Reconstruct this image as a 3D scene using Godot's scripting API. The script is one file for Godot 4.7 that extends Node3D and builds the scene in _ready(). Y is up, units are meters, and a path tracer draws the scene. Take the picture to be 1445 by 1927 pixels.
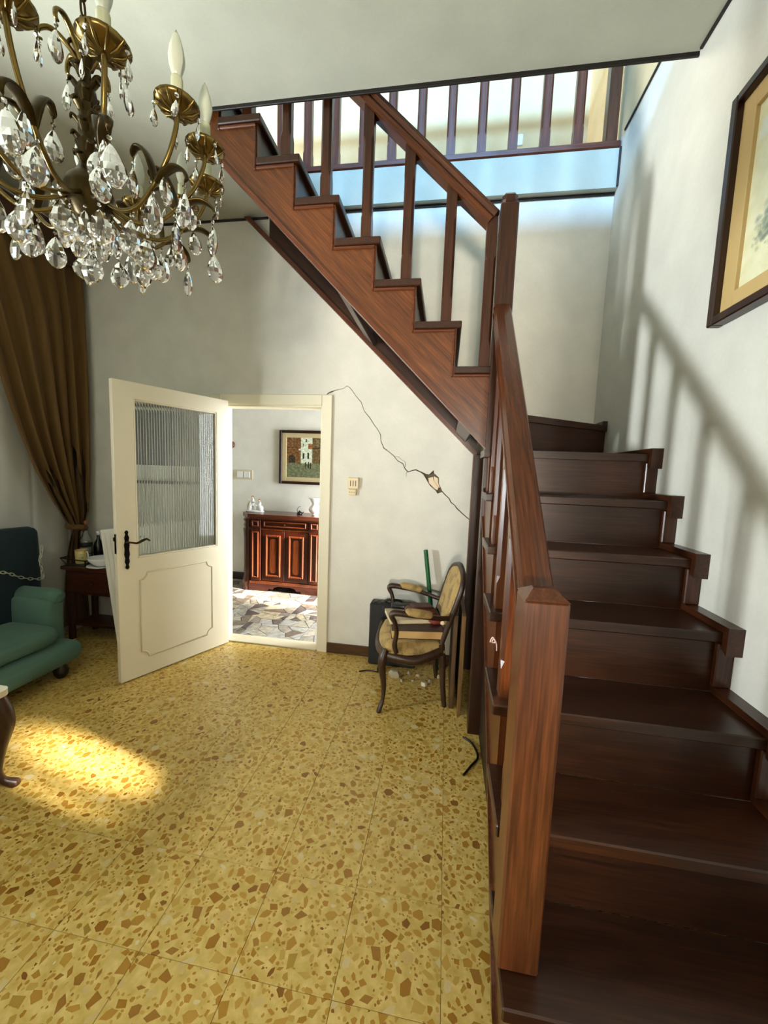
extends Node3D

# ---------------------------------------------------------------- helpers
var rng := RandomNumberGenerator.new()
var M := {}
const CEIL := 3.4
const XR := 1.005
const XL := -3.2
const ZB := -3.0
const UPF := 3.65

func new_st():
	var st = SurfaceTool.new()
	st.begin(Mesh.PRIMITIVE_TRIANGLES)
	return st

func obj(called, st, m, parent = self, at = Vector3.ZERO):
	var o = MeshInstance3D.new()
	o.name = called
	if st is SurfaceTool:
		st.generate_normals()
		o.mesh = st.commit()
	else:
		o.mesh = st
	if m: o.material_override = m
	o.position = at
	parent.add_child(o, true)
	return o

func mesh_of(st):
	st.generate_normals()
	return st.commit()

func thing(called, label, category, at = Vector3.ZERO, turn = 0.0, group = ""):
	var o = Node3D.new()
	o.name = called
	add_child(o, true)
	o.position = at
	o.rotation.y = turn
	tag(o, label, category, group)
	return o

func tag(o, label, category, group = ""):
	o.set_meta("label", label)
	o.set_meta("category", category)
	if group: o.set_meta("group", group)
	return o

func struct_node(called):
	var o = Node3D.new()
	o.name = called
	add_child(o, true)
	o.set_meta("kind", "structure")
	return o

func struct_mesh(called, st, m):
	var o = obj(called, st, m)
	o.set_meta("kind", "structure")
	return o

# a flat polygon seen from the side "out"
func face(st, pts, out: Vector3, sg = -1):
	var n = (pts[1] - pts[0]).cross(pts[2] - pts[0])
	if n.length() < 1e-12 and pts.size() > 3: n = (pts[2] - pts[0]).cross(pts[3] - pts[0])
	var flip = n.dot(out) > 0.0
	for i in range(1, pts.size() - 1):
		st.set_smooth_group(sg)
		st.add_vertex(pts[0])
		st.set_smooth_group(sg)
		st.add_vertex(pts[i + 1] if flip else pts[i])
		st.set_smooth_group(sg)
		st.add_vertex(pts[i] if flip else pts[i + 1])

# box between two corners with chamfered edges
func box(st, a: Vector3, b: Vector3, c := 0.0, xf := Transform3D()):
	var lo = Vector3(min(a.x, b.x), min(a.y, b.y), min(a.z, b.z))
	var hi = Vector3(max(a.x, b.x), max(a.y, b.y), max(a.z, b.z))
	var mid = (lo + hi) / 2.0
	var h = (hi - lo) / 2.0
	c = min(c, 0.45 * min(h.x, min(h.y, h.z)) * 2.0)
	for ax in 3:
		for s in [-1.0, 1.0]:
			var u = (ax + 1) % 3
			var v = (ax + 2) % 3
			var pts = []
			for k in [[-1, -1], [1, -1], [1, 1], [-1, 1]]:
				var p = Vector3()
				p[ax] = s * h[ax]
				p[u] = k[0] * (h[u] - c)
				p[v] = k[1] * (h[v] - c)
				pts.append(xf * (mid + p))
			var n = Vector3()
			n[ax] = s
			face(st, pts, xf.basis * n)
	if c <= 0.0: return
	for ax in 3:
		var u = (ax + 1) % 3
		var v = (ax + 2) % 3
		for su in [-1.0, 1.0]:
			for sv in [-1.0, 1.0]:
				var pts = []
				for k in [[-1, 0], [1, 0], [1, 1], [-1, 1]]:
					var p = Vector3()
					p[ax] = k[0] * (h[ax] - c)
					p[u] = su * (h[u] - (c if k[1] else 0.0))
					p[v] = sv * (h[v] - (0.0 if k[1] else c))
					pts.append(xf * (mid + p))
				var n = Vector3()
				n[u] = su
				n[v] = sv
				face(st, pts, xf.basis * n)
	for sx in [-1.0, 1.0]:
		for sy in [-1.0, 1.0]:
			for sz in [-1.0, 1.0]:
				var k = Vector3(sx, sy, sz)
				var q = h * k
				face(st, [xf * (mid + q - Vector3(0, sy, sz) * c), xf * (mid + q - Vector3(sx, 0, sz) * c), xf * (mid + q - Vector3(sx, sy, 0) * c)], xf.basis * k)

# rounded box (cushion) with n cells a side
func rbox(st, lo: Vector3, hi: Vector3, r: float, n := 8, puff := 0.0, xf := Transform3D()):
	var mid = (lo + hi) / 2.0
	var h = (hi - lo) / 2.0
	for ax in 3:
		for s in [-1.0, 1.0]:
			var u = (ax + 1) % 3
			var v = (ax + 2) % 3
			var g = []
			for i in n + 1:
				var row = []
				for j in n + 1:
					var p = Vector3()
					var a = -1.0 + 2.0 * i / n
					var b = -1.0 + 2.0 * j / n
					p[ax] = s
					p[u] = sin(a * PI / 2)
					p[v] = sin(b * PI / 2)
					var q = p * h
					var core = Vector3(clamp(q.x, -h.x + r, h.x - r), clamp(q.y, -h.y + r, h.y - r), clamp(q.z, -h.z + r, h.z - r))
					var d = q - core
					if d.length() > 1e-6: q = core + d.normalized() * r
					q[ax] += s * puff * (1.0 - p[u] * p[u]) * (1.0 - p[v] * p[v])
					row.append(xf * (mid + q))
				g.append(row)
			var nn = Vector3()
			nn[ax] = s
			for i in n:
				for j in n:
					quad(st, g[i][j], g[i + 1][j], g[i + 1][j + 1], g[i][j + 1], xf.basis * nn, 1)

func quad(st, a, b, c, d, out: Vector3, sg = 1):
	face(st, [a, b, c], out, sg)
	face(st, [a, c, d], out, sg)

# polygon in the local xy plane, pushed from z = z0 to z1
func prism(st, poly, z0: float, z1: float, xf := Transform3D()):
	var pl = PackedVector2Array(poly)
	var tri = Geometry2D.triangulate_polygon(pl)
	var cw = Geometry2D.is_polygon_clockwise(pl)
	for i in range(0, tri.size(), 3):
		for zz in [z0, z1]:
			var out = xf.basis * Vector3(0, 0, -1 if zz == min(z0, z1) else 1)
			face(st, [xf * Vector3(pl[tri[i]].x, pl[tri[i]].y, zz), xf * Vector3(pl[tri[i + 1]].x, pl[tri[i + 1]].y, zz), xf * Vector3(pl[tri[i + 2]].x, pl[tri[i + 2]].y, zz)], out)
	for i in pl.size():
		var p = pl[i]
		var q = pl[(i + 1) % pl.size()]
		var e = q - p
		var n = Vector3(e.y, -e.x, 0)
		# Geometry2D's "clockwise" is with y down; outward normals flip with it
		if cw: n = -n
		face(st, [xf * Vector3(p.x, p.y, z0), xf * Vector3(q.x, q.y, z0), xf * Vector3(q.x, q.y, z1), xf * Vector3(p.x, p.y, z1)], xf.basis * n)

func tube(st, pts, rad, sides := 8, flat := 1.0, upv := Vector3.UP):
	var rings = []
	var n = pts.size()
	var last = Vector3.ZERO
	for i in n:
		var t = (pts[min(i + 1, n - 1)] - pts[max(i - 1, 0)]).normalized()
		var s
		if last == Vector3.ZERO:
			s = t.cross(upv)
			if s.length() < 1e-3: s = t.cross(Vector3.RIGHT)
		else:
			s = last - t * last.dot(t)
		s = s.normalized()
		last = s
		var b = s.cross(t).normalized()
		var r = rad[i] if rad is Array else rad
		var ring = []
		for k in sides:
			var a = TAU * k / sides
			ring.append(pts[i] + (s * cos(a) + b * sin(a) * flat) * r)
		rings.append(ring)
	for i in n - 1:
		for k in sides:
			var k2 = (k + 1) % sides
			var c = (pts[i] + pts[i + 1]) / 2.0
			var m = (rings[i][k] + rings[i + 1][k2]) / 2.0
			quad(st, rings[i][k], rings[i][k2], rings[i + 1][k2], rings[i + 1][k], m - c, 1)
	face(st, rings[0], pts[0] - pts[1])
	face(st, rings[n - 1], pts[n - 1] - pts[n - 2])

func lathe(st, prof, segs := 16, xf := Transform3D(), sg = 1, squash := 1.0):
	for i in prof.size() - 1:
		for k in segs:
			var a = TAU * k / segs
			var b = TAU * (k + 1) / segs
			var p = [Vector3(prof[i].x * cos(a), prof[i].y, prof[i].x * sin(a) * squash), Vector3(prof[i].x * cos(b), prof[i].y, prof[i].x * sin(b) * squash), Vector3(prof[i + 1].x * cos(b), prof[i + 1].y, prof[i + 1].x * sin(b) * squash), Vector3(prof[i + 1].x * cos(a), prof[i + 1].y, prof[i + 1].x * sin(a) * squash)]
			var e = prof[i + 1] - prof[i]
			var mid = (a + b) / 2.0
			var out = Vector3(cos(mid) * e.y, -e.x, sin(mid) * e.y)
			for q in 4: p[q] = xf * p[q]
			out = xf.basis * out
			if prof[i].x > 1e-6: face(st, [p[0], p[1], p[2]], out, sg)
			if prof[i + 1].x > 1e-6: face(st, [p[0], p[2], p[3]], out, sg)

func spline(pts, n := 6):
	var out = []
	for i in pts.size() - 1:
		var p0 = pts[max(i - 1, 0)]
		var p1 = pts[i]
		var p2 = pts[i + 1]
		var p3 = pts[min(i + 2, pts.size() - 1)]
		for k in n:
			var t = float(k) / n
			out.append(0.5 * ((2.0 * p1) + (p2 - p0) * t + (2.0 * p0 - 5.0 * p1 + 4.0 * p2 - p3) * t * t + (3.0 * p1 - p0 - 3.0 * p2 + p3) * t * t * t))
	out.append(pts[-1])
	return out

func lerps(a, n):
	var out = []
	for i in n:
		var f = float(i) / (n - 1) * (a.size() - 1)
		var k = min(int(f), a.size() - 2)
		out.append(lerp(float(a[k]), float(a[k + 1]), f - k))
	return out

func rot_z(a): return Transform3D(Basis(Vector3(0, 0, 1), a), Vector3.ZERO)

# ---------------------------------------------------------------- materials
func plain(c: Color, rough := 0.6, metal := 0.0):
	var m = StandardMaterial3D.new()
	m.albedo_color = c
	m.roughness = rough
	m.metallic = metal
	return m

func noise_img(size, freq, oct, seedn, kind = FastNoiseLite.TYPE_SIMPLEX_SMOOTH):
	var n = FastNoiseLite.new()
	n.noise_type = kind
	n.seed = seedn
	n.frequency = freq
	n.fractal_octaves = oct
	return n.get_seamless_image(size, size)

func tex(im):
	return ImageTexture.create_from_image(im)

var wood_tex
var wood_cache := {}
func wood(tint: Color, axis := 0, rough := 0.38, off := 0.0):
	var key = [tint, axis, rough, off]
	if wood_cache.has(key): return wood_cache[key]
	var m = StandardMaterial3D.new()
	m.albedo_color = tint
	m.albedo_texture = wood_tex
	m.uv1_triplanar = true
	var sc = Vector3(3.6, 3.6, 3.6)
	sc[axis] = 0.16
	m.uv1_scale = sc
	m.uv1_offset = Vector3(off * 1.7, off * 0.61 + 0.13, off * 1.13)
	m.uv1_triplanar_sharpness = 6.0
	m.roughness = rough
	m.roughness_texture = null
	wood_cache[key] = m
	return m

func make_materials():
	rng.seed = 11
	var a = noise_img(512, 0.012, 4, 3)
	var b = noise_img(512, 0.05, 3, 8)
	var c = noise_img(512, 0.004, 2, 21)
	var im = Image.create(512, 512, false, Image.FORMAT_RGB8)
	for y in 512:
		for x in 512:
			var v = a.get_pixel(x, y).r
			var w = b.get_pixel(x, y).r
			var g = c.get_pixel(x, y).r
			var rings = 0.5 + 0.5 * sin((v * 7.0 + g * 5.0) * TAU * 0.5)
			var t = clamp(0.68 + 0.09 * (rings - 0.5) + 0.26 * (w - 0.5) + 0.2 * (v - 0.5), 0.15, 1.0)
			im.set_pixel(x, y, Color(t, pow(t, 1.05), pow(t, 1.1)))
	wood_tex = tex(im)
	# plaster: faint mottling
	var pa = noise_img(512, 0.01, 4, 5)
	var pb = noise_img(512, 0.12, 2, 6)
	var pim = Image.create(512, 512, false, Image.FORMAT_RGB8)
	for y in 512:
		for x in 512:
			var t = 0.965 + 0.05 * (pa.get_pixel(x, y).r - 0.5) + 0.02 * (pb.get_pixel(x, y).r - 0.5)
			pim.set_pixel(x, y, Color(t, t * 0.995, t * 0.985))
	var ptex = tex(pim)
	for k in [["wall", Color(0.84, 0.83, 0.785)], ["ceiling", Color(0.71, 0.71, 0.645)], ["upper_wall", Color(0.85, 0.76, 0.59)], ["plaster_edge", Color(0.72, 0.62, 0.48)], ["hall_wall", Color(0.89, 0.89, 0.855)]]:
		var m = plain(k[1], 0.85)
		m.albedo_texture = ptex
		m.uv1_triplanar = true
		m.uv1_world_triplanar = true
		m.uv1_scale = Vector3(0.7, 0.7, 0.7)
		M[k[0]] = m
	M.white_paint = plain(Color(0.87, 0.83, 0.73), 0.4)
	M.white_frame = plain(Color(0.87, 0.84, 0.74), 0.45)
	M.groove = plain(Color(0.78, 0.73, 0.61), 0.6)
	M.dark_trim = plain(Color(0.09, 0.055, 0.04), 0.5)
	M.black = plain(Color(0.02, 0.02, 0.02), 0.4)
	M.iron = plain(Color(0.035, 0.03, 0.027), 0.35, 0.6)
	M.brass = plain(Color(0.46, 0.38, 0.20), 0.27, 0.95)
	M.dark_brass = plain(Color(0.25, 0.20, 0.095), 0.38, 0.9)
	M.chrome = plain(Color(0.75, 0.75, 0.75), 0.2, 1.0)
	M.marble = plain(Color(0.82, 0.78, 0.68), 0.35)
	M.grout = plain(Color(0.42, 0.32, 0.16), 0.8)
	var g = plain(Color(1, 1, 1, 0.02), 0.0)
	g.refraction_enabled = true
	g.refraction_scale = 0.05
	g.transparency = BaseMaterial3D.TRANSPARENCY_ALPHA
	M.crystal = g
	var rg = plain(Color(0.96, 0.98, 0.96, 0.06), 0.02)
	rg.refraction_enabled = true
	rg.refraction_scale = 0.05
	rg.transparency = BaseMaterial3D.TRANSPARENCY_ALPHA
	M.ribbed = rg
	var pn = plain(Color(1, 1, 1, 0.06), 0.02)
	pn.transparency = BaseMaterial3D.TRANSPARENCY_ALPHA
	M.pane = pn
	M.porcelain = plain(Color(0.88, 0.88, 0.87), 0.2)
	M.bulb = plain(Color(0.70, 0.71, 0.64), 0.3)
	M.sleeve = plain(Color(0.68, 0.68, 0.56), 0.6)

# ---------------------------------------------------------------- terrazzo
const CELLS := 4
const CELL_PX := 384
func make_terrazzo():
	rng.seed = 77
	var size = CELLS * CELL_PX
	var im = Image.create(size, size, false, Image.FORMAT_RGB8)
	im.fill(Color(0.77, 0.65, 0.36))
	var soft = noise_img(256, 0.03, 3, 14)
	for y in range(0, size, 2):
		for x in range(0, size, 2):
			var v = soft.get_pixel((x / 2) % 256, (y / 2) % 256).r - 0.5
			im.fill_rect(Rect2i(x, y, 2, 2), Color(0.80 + v * 0.13, 0.685 + v * 0.14, 0.385 + v * 0.17))
	var tones = [Color(0.61, 0.42, 0.11), Color(0.66, 0.48, 0.15), Color(0.57, 0.38, 0.10), Color(0.70, 0.54, 0.21), Color(0.73, 0.60, 0.29), Color(0.83, 0.77, 0.60), Color(0.62, 0.50, 0.18), Color(0.51, 0.33, 0.09)]
	for cy in CELLS:
		for cx in CELLS:
			var grid = {}
			for pass_n in 3:
				var count = [36, 170, 330][pass_n]
				for i in count:
					var r = 0.0
					if pass_n == 0: r = rng.randf_range(20, 33)
					elif pass_n == 1: r = rng.randf_range(11, 20)
					else: r = rng.randf_range(4, 10)
					var c = Vector2(rng.randf() * CELL_PX, rng.randf() * CELL_PX)
					# keep chips apart
					var ok = true
					var key = Vector2i(c / 32.0)
					for dy in range(-3, 4):
						for dx in range(-3, 4):
							for o in grid.get(key + Vector2i(dx, dy), []):
								if (Vector2(o.x, o.y) - c).length() < (o.z + r) * 0.74:
									ok = false
					if not ok: continue
					if not grid.has(key): grid[key] = []
					grid[key].append(Vector3(c.x, c.y, r))
					var tone = tones[[0, 0, 1, 1, 2, 3, 3, 4, 4, 5, 6, 7][rng.randi() % 12]]
					tone = tone.lerp(Color(0.74, 0.58, 0.26), rng.randf() * 0.6)
					var k = 4 + rng.randi() % 3
					var st = rng.randf_range(0.42, 0.95)
					var ang = rng.randf() * TAU
					var poly = []
					for j in k:
						var a2 = TAU * (j + rng.randf_range(-0.3, 0.3)) / k
						var p = Vector2(cos(a2), sin(a2) * st) * r * rng.randf_range(0.8, 1.08)
						poly.append(p.rotated(ang) + c)
					fill_poly(im, poly, tone, Rect2i(cx * CELL_PX, cy * CELL_PX, CELL_PX, CELL_PX))
	im.generate_mipmaps()
	var m = plain(Color(1, 1, 1), 0.34)
	m.albedo_texture = tex(im)
	M.terrazzo = m

func fill_poly(im, poly, col, clip: Rect2i):
	var y0 = 1e9
	var y1 = -1e9
	for p in poly:
		y0 = min(y0, p.y)
		y1 = max(y1, p.y)
	for y in range(max(0, int(floor(y0))), min(clip.size.y - 1, int(ceil(y1))) + 1):
		var xs = []
		for i in poly.size():
			var a = poly[i]
			var b = poly[(i + 1) % poly.size()]
			if (a.y <= y and b.y > y) or (b.y <= y and a.y > y):
				xs.append(a.x + (y - a.y) / (b.y - a.y) * (b.x - a.x))
		xs.sort()
		for i in range(0, xs.size() - 1, 2):
			var xa = clamp(int(xs[i]), 0, clip.size.x)
			var xb = clamp(int(xs[i + 1]) + 1, 0, clip.size.x)
			if xb > xa: im.fill_rect(Rect2i(clip.position.x + xa, clip.position.y + y, xb - xa, 1), col)

# ---------------------------------------------------------------- scene
func _ready():
	# camera
	var cam = Camera3D.new()
	cam.name = "camera"
	cam.transform = Transform3D(Basis(Vector3(0.986810, 0.037998, -0.157363), Vector3(-0.053335, 0.994103, -0.094418), Vector3(0.152847, 0.101565, 0.983017)), Vector3(0, 1.5, 0))
	cam.fov = 105.4
	cam.near = 0.05
	cam.current = true
	add_child(cam)
	# sky and exposure
	var we = WorldEnvironment.new()
	we.name = "world"
	var env = Environment.new()
	var sky = Sky.new()
	var sm = ProceduralSkyMaterial.new()
	sm.sky_top_color = Color(0.45, 0.6, 0.85)
	sm.sky_horizon_color = Color(0.85, 0.88, 0.9)
	sm.ground_horizon_color = Color(0.7, 0.68, 0.62)
	sm.ground_bottom_color = Color(0.4, 0.36, 0.3)
	sky.sky_material = sm
	env.background_mode = Environment.BG_SKY
	env.sky = sky
	env.background_energy_multiplier = 1.0
	env.tonemap_mode = Environment.TONE_MAPPER_LINEAR
	env.tonemap_exposure = 1.12
	env.sdfgi_enabled = true
	env.ssao_enabled = true
	env.ssil_enabled = true
	we.environment = env
	add_child(we)
	# sun, through the windows on the right
	var sun = DirectionalLight3D.new()
	sun.name = "sun"
	add_child(sun)
	sun.look_at_from_position(Vector3(10.0, 5.0, 2.0), Vector3.ZERO)
	sun.light_color = Color(1.0, 0.97, 0.92)
	sun.light_energy = SUN
	sun.light_angular_distance = 4.5
	sun.shadow_enabled = true
	# daylight in the window openings
	daylight("daylight_left_window", Vector3(-3.78, 1.2, -0.22), Vector3(1, 0, 0), Vector2(0.5, 0.65), Color(0.94, 0.98, 1.0), L_LEFT)
	daylight("daylight_entrance", Vector3(0.15, 1.0, 3.35), Vector3(0, 0, -1), Vector2(0.55, 0.55), Color(1.0, 0.965, 0.90), L_FRONT)
	daylight("daylight_upper_window", Vector3(-0.1, 5.05, 0.87), Vector3(0, 0, -1), Vector2(1.5, 0.6), Color(0.55, 0.77, 1.0), L_UP)
	daylight("daylight_landing_window", Vector3(XL + 0.03, 4.35, -3.38), Vector3(1, 0, 0), Vector2(0.6, 0.6), Color(1.0, 0.97, 0.91), L_LAND)
	daylight("daylight_hall_window", Vector3(1.18, 1.4, -3.95), Vector3(-1, 0, 0), Vector2(1.4, 2.0), Color(0.95, 0.98, 1.0), L_HALL)
	make_materials()
	make_terrazzo()
	room()
	hall()
	upper_room()
	floor_tiles()
	staircase()
	landing_balustrade()
	open_door()
	picture_right()
	chandelier()
	curtains()
	teal_armchair()
	coffee_table()
	cabinet_corner()
	gilt_chair()
	chair_items()
	small_things()

const SUN := 12.0
const L_LEFT := 55.0
const L_FRONT := 60.0
const L_UP := 60.0
const L_LAND := 9.0
const L_HALL := 25.0

func daylight(called, at, dir, size, col, energy):
	var l = AreaLight3D.new()
	l.name = called
	add_child(l)
	l.look_at_from_position(at, at + dir)
	l.area_size = size
	l.light_color = col
	l.light_energy = energy
	l.area_normalize_energy = true
	l.area_range = 20.0
	l.area_attenuation = 2.0
	l.shadow_enabled = true

# wall slab between two corners with rectangular holes; ax is the axis across the wall, holes are [u0, u1, y0, y1]
func holed_wall(called, m, ax, w0, w1, u0, u1, y0, y1, holes):
	var st = new_st()
	var cuts = [u0, u1]
	for h in holes:
		cuts.append(h[0])
		cuts.append(h[1])
	cuts.sort()
	for i in cuts.size() - 1:
		if cuts[i + 1] - cuts[i] < 1e-4: continue
		var c = (cuts[i] + cuts[i + 1]) / 2.0
		var ys = [[y0, y1]]
		for h in holes:
			if c > h[0] and c < h[1]:
				ys = [[y0, h[2]], [h[3], y1]]
		for yy in ys:
			if yy[1] - yy[0] < 1e-4: continue
			if ax == 0: box(st, Vector3(w0, yy[0], cuts[i]), Vector3(w1, yy[1], cuts[i + 1]))
			else: box(st, Vector3(cuts[i], yy[0], w0), Vector3(cuts[i + 1], yy[1], w1))
	return struct_mesh(called, st, m)

# a window in an opening: frame, mullion, two panes
func window(n, ax, w, u0, u1, y0, y1):
	var o = struct_node("window_%d" % n)
	var fr = wood(Color(0.5, 0.36, 0.22), 1)
	var pt = func(u, y, d): return Vector3(w + d, y, u) if ax == 0 else Vector3(u, y, w + d)
	var st = new_st()
	for e in [[u0, u0 + 0.06, y0, y1], [u1 - 0.06, u1, y0, y1], [u0, u1, y0, y0 + 0.06], [u0, u1, y1 - 0.06, y1], [(u0 + u1) / 2 - 0.04, (u0 + u1) / 2 + 0.04, y0, y1]]:
		box(st, pt.call(e[0], e[2], -0.03), pt.call(e[1], e[3], 0.03), 0.004)
	obj("window_frame", st, fr, o)
	for k in 2:
		var a = u0 + 0.06 if k == 0 else (u0 + u1) / 2 + 0.04
		var b = (u0 + u1) / 2 - 0.04 if k == 0 else u1 - 0.06
		st = new_st()
		box(st, pt.call(a, y0 + 0.06, -0.003), pt.call(b, y1 - 0.06, 0.003))
		obj("window_pane", st, M.pane, o)

const DOOR_X0 := -1.845
const DOOR_X1 := -0.97
const DOOR_Y := 2.01

func room():
	# back wall: masonry core, plaster skin with the crack left open in it
	var wb = struct_node("wall_back")
	var st = new_st()
	for e in [[XL - 0.12, DOOR_X0 - 0.01, 0.0, CEIL + 0.2], [DOOR_X1 + 0.01, XR + 0.12, 0.0, CEIL], [DOOR_X0 - 0.01, DOOR_X1 + 0.01, DOOR_Y + 0.01, CEIL]]:
		box(st, Vector3(e[0], e[2], ZB - 0.018), Vector3(e[1], e[3], ZB - 0.12))
	obj("masonry", st, plain(Color(0.36, 0.31, 0.25), 0.95), wb)
	var left = [Vector2(XL, 0), Vector2(DOOR_X0 - 0.01, 0), Vector2(DOOR_X0 - 0.01, DOOR_Y + 0.01), Vector2(DOOR_X1 + 0.01, DOOR_Y + 0.01), Vector2(DOOR_X1 + 0.01, 0), Vector2(XR, 0), Vector2(XR, CEIL), Vector2(XL, CEIL)]
	var line = [[-1.0, 1.985, 4], [-0.975, 2.04, 4], [-0.945, 2.09, 5], [-0.915, 2.104, 7], [-0.88, 2.116, 3], [-0.858, 2.122, 2.5], [-0.82, 2.13, 2], [-0.792, 2.15, 2.5], [-0.775, 2.14, 2], [-0.753, 2.119, 2.6], [-0.72, 2.075, 2.2], [-0.675, 2.027, 3], [-0.65, 1.96, 2.4], [-0.608, 1.916, 3.4], [-0.57, 1.86, 3], [-0.54, 1.825, 2.5], [-0.516, 1.785, 3.6], [-0.512, 1.74, 3], [-0.488, 1.685, 4.4], [-0.45, 1.66, 3], [-0.411, 1.631, 3.4], [-0.375, 1.59, 3], [-0.335, 1.572, 3.4], [-0.315, 1.53, 4.5], [-0.291, 1.509, 5], [-0.262, 1.52, 4], [-0.234, 1.527, 6], [-0.195, 1.512, 5], [-0.165, 1.497, 9], [-0.135, 1.47, 11], [-0.098, 1.436, 11], [-0.06, 1.405, 8], [-0.03, 1.375, 5], [0.0, 1.345, 4.4], [0.03, 1.32, 4.4], [0.045, 1.29, 4.6], [0.075, 1.27, 3.6], [0.093, 1.246, 5], [0.13, 1.215, 4], [0.16, 1.19, 4], [0.20, 1.16, 4]]
	var crack = ribbon(line, 0.00085)
	var hole = PackedVector2Array([Vector2(-0.178, 1.50), Vector2(-0.13, 1.497), Vector2(-0.098, 1.53), Vector2(-0.092, 1.505), Vector2(-0.055, 1.475), Vector2(-0.053, 1.43), Vector2(-0.03, 1.385), Vector2(-0.028, 1.365), Vector2(-0.06, 1.352), Vector2(-0.075, 1.375), Vector2(-0.12, 1.41), Vector2(-0.15, 1.455)])
	var cuts = [crack, hole, ribbon([[-0.40, 1.624, 2], [-0.372, 1.622, 2], [-0.345, 1.60, 2], [-0.318, 1.585, 2], [-0.312, 1.545, 3]], 0.0007), ribbon([[-0.297, 1.512, 2], [-0.306, 1.495, 2], [-0.302, 1.472, 1.5]], 0.0008)]
	var skin = [PackedVector2Array(left)]
	for c in cuts:
		var nxt = []
		for s in skin:
			for r in Geometry2D.clip_polygons(s, c):
				if not Geometry2D.is_polygon_clockwise(r): nxt.append(r)
		skin = nxt
	st = new_st()
	for s in skin: prism(st, s, ZB - 0.018, ZB)
	var pl = obj("plaster", st, M.wall, wb)
	pl.set_meta("label", "cracked white plaster")
	# what shows in the broken patch: a loosened flake standing in the hole
	st = new_st()
	prism(st, [Vector2(-0.135, 1.468), Vector2(-0.10, 1.478), Vector2(-0.094, 1.45), Vector2(-0.055, 1.40), Vector2(-0.062, 1.378), Vector2(-0.085, 1.39), Vector2(-0.128, 1.43)], ZB - 0.014, ZB - 0.004)
	prism(st, [Vector2(-0.094, 1.484), Vector2(-0.062, 1.468), Vector2(-0.06, 1.435), Vector2(-0.045, 1.40), Vector2(-0.05, 1.398), Vector2(-0.09, 1.447)], ZB - 0.016, ZB - 0.007)
	obj("plaster_flake", st, plain(Color(0.86, 0.78, 0.66), 0.9), wb)
	# other walls
	holed_wall("wall_left", M.wall, 0, XL - 0.14, XL, -3.12, 2.8, 0.0, 6.0, [[-0.78, 0.2, 1.1, 2.3]])
	holed_wall("wall_upper_right", M.upper_wall, 0, XR, XR + 0.12, -3.0, 2.8, UPF + 0.066, 6.0, [])
	holed_wall("wall_right", M.wall, 0, XR, XR + 0.12, -3.0, 2.8, 0.0, UPF + 0.066, [[-1.12, -0.86, 1.2, 1.62]])
	holed_wall("wall_front", M.wall, 2, 0.5, 0.62, XL, XR, 0.0, CEIL, [[-0.45, 0.44, 0.0, 2.1]])
	holed_wall("wall_entrance", M.wall, 2, 2.8, 2.92, XL - 0.14, XR + 0.12, 0.0, 6.0, [[-0.35, 0.65, 1.0, 2.2]])
	window(5, 0, XL - 0.07, -3.71, -3.16, 4.0, 4.7)
	window(1, 0, XL - 0.07, -0.78, 0.2, 1.1, 2.3)
	window(2, 2, 2.86, -0.35, 0.65, 1.0, 2.2)
	# ceiling slab with the stair opening, and the slab of the landing behind it
	st = new_st()
	box(st, Vector3(XL, CEIL, -2.105), Vector3(XR, UPF - 0.01, 2.8))
	box(st, Vector3(XL, CEIL, -3.0), Vector3(-1.42, UPF - 0.01, -2.105))
	struct_mesh("ceiling", st, M.ceiling)
	st = new_st()
	box(st, Vector3(-1.43, CEIL + 0.012, -2.95), Vector3(XR, UPF, -3.75))
	box(st, Vector3(XL, CEIL + 0.012, -3.0), Vector3(-1.43, UPF, -3.75))
	struct_mesh("floor_upper", st, M.ceiling)
	st = new_st()
	box(st, Vector3(XL, UPF - 0.008, -2.105), Vector3(XR, UPF, 2.8))
	struct_mesh("floor_upper", st, wood(Color(0.45, 0.28, 0.16), 0))
	# thin dark trims
	var trims = [
		[Vector3(-1.425, CEIL - 0.019, -2.113), Vector3(XR, CEIL + 0.02, -2.102)],
		[Vector3(-1.432, CEIL - 0.016, -2.995), Vector3(-1.415, CEIL + 0.02, -2.10)],
		[Vector3(XL, CEIL - 0.016, ZB), Vector3(-1.446, CEIL, ZB + 0.012)],
		[Vector3(XR - 0.012, CEIL - 0.012, -2.085), Vector3(XR, CEIL, 2.8)],
		[Vector3(-1.42, CEIL - 0.008, ZB), Vector3(XR, CEIL + 0.011, ZB + 0.01)],
		[Vector3(XR - 0.01, UPF + 0.06, -2.9), Vector3(XR, UPF + 0.073, -2.16)],
		[Vector3(XR - 0.012, CEIL + 0.012, -2.949), Vector3(XR, UPF, -2.935)]]
	for i in trims.size():
		st = new_st()
		box(st, trims[i][0], trims[i][1], 0.002)
		struct_mesh("trim_%d" % (i + 1), st, M.dark_trim)
	# skirting along the back wall
	st = new_st()
	box(st, Vector3(-0.9, 0, ZB), Vector3(0.19, 0.085, ZB + 0.014), 0.003)
	struct_mesh("baseboard_back", st, wood(Color(0.42, 0.27, 0.13), 0))
	# door casing and lining
	var d = struct_node("door_1")
	st = new_st()
	for e in [[-1.93, DOOR_X0 + 0.012, 0.0, 2.08], [DOOR_X1 - 0.012, -0.90, 0.0, 2.08], [DOOR_X0 + 0.012, DOOR_X1 - 0.012, DOOR_Y - 0.012, 2.08]]:
		box(st, Vector3(e[0], e[2], ZB), Vector3(e[1], e[3], ZB + 0.02), 0.005)
	obj("door_casing", st, M.white_frame, d)
	st = new_st()
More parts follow.
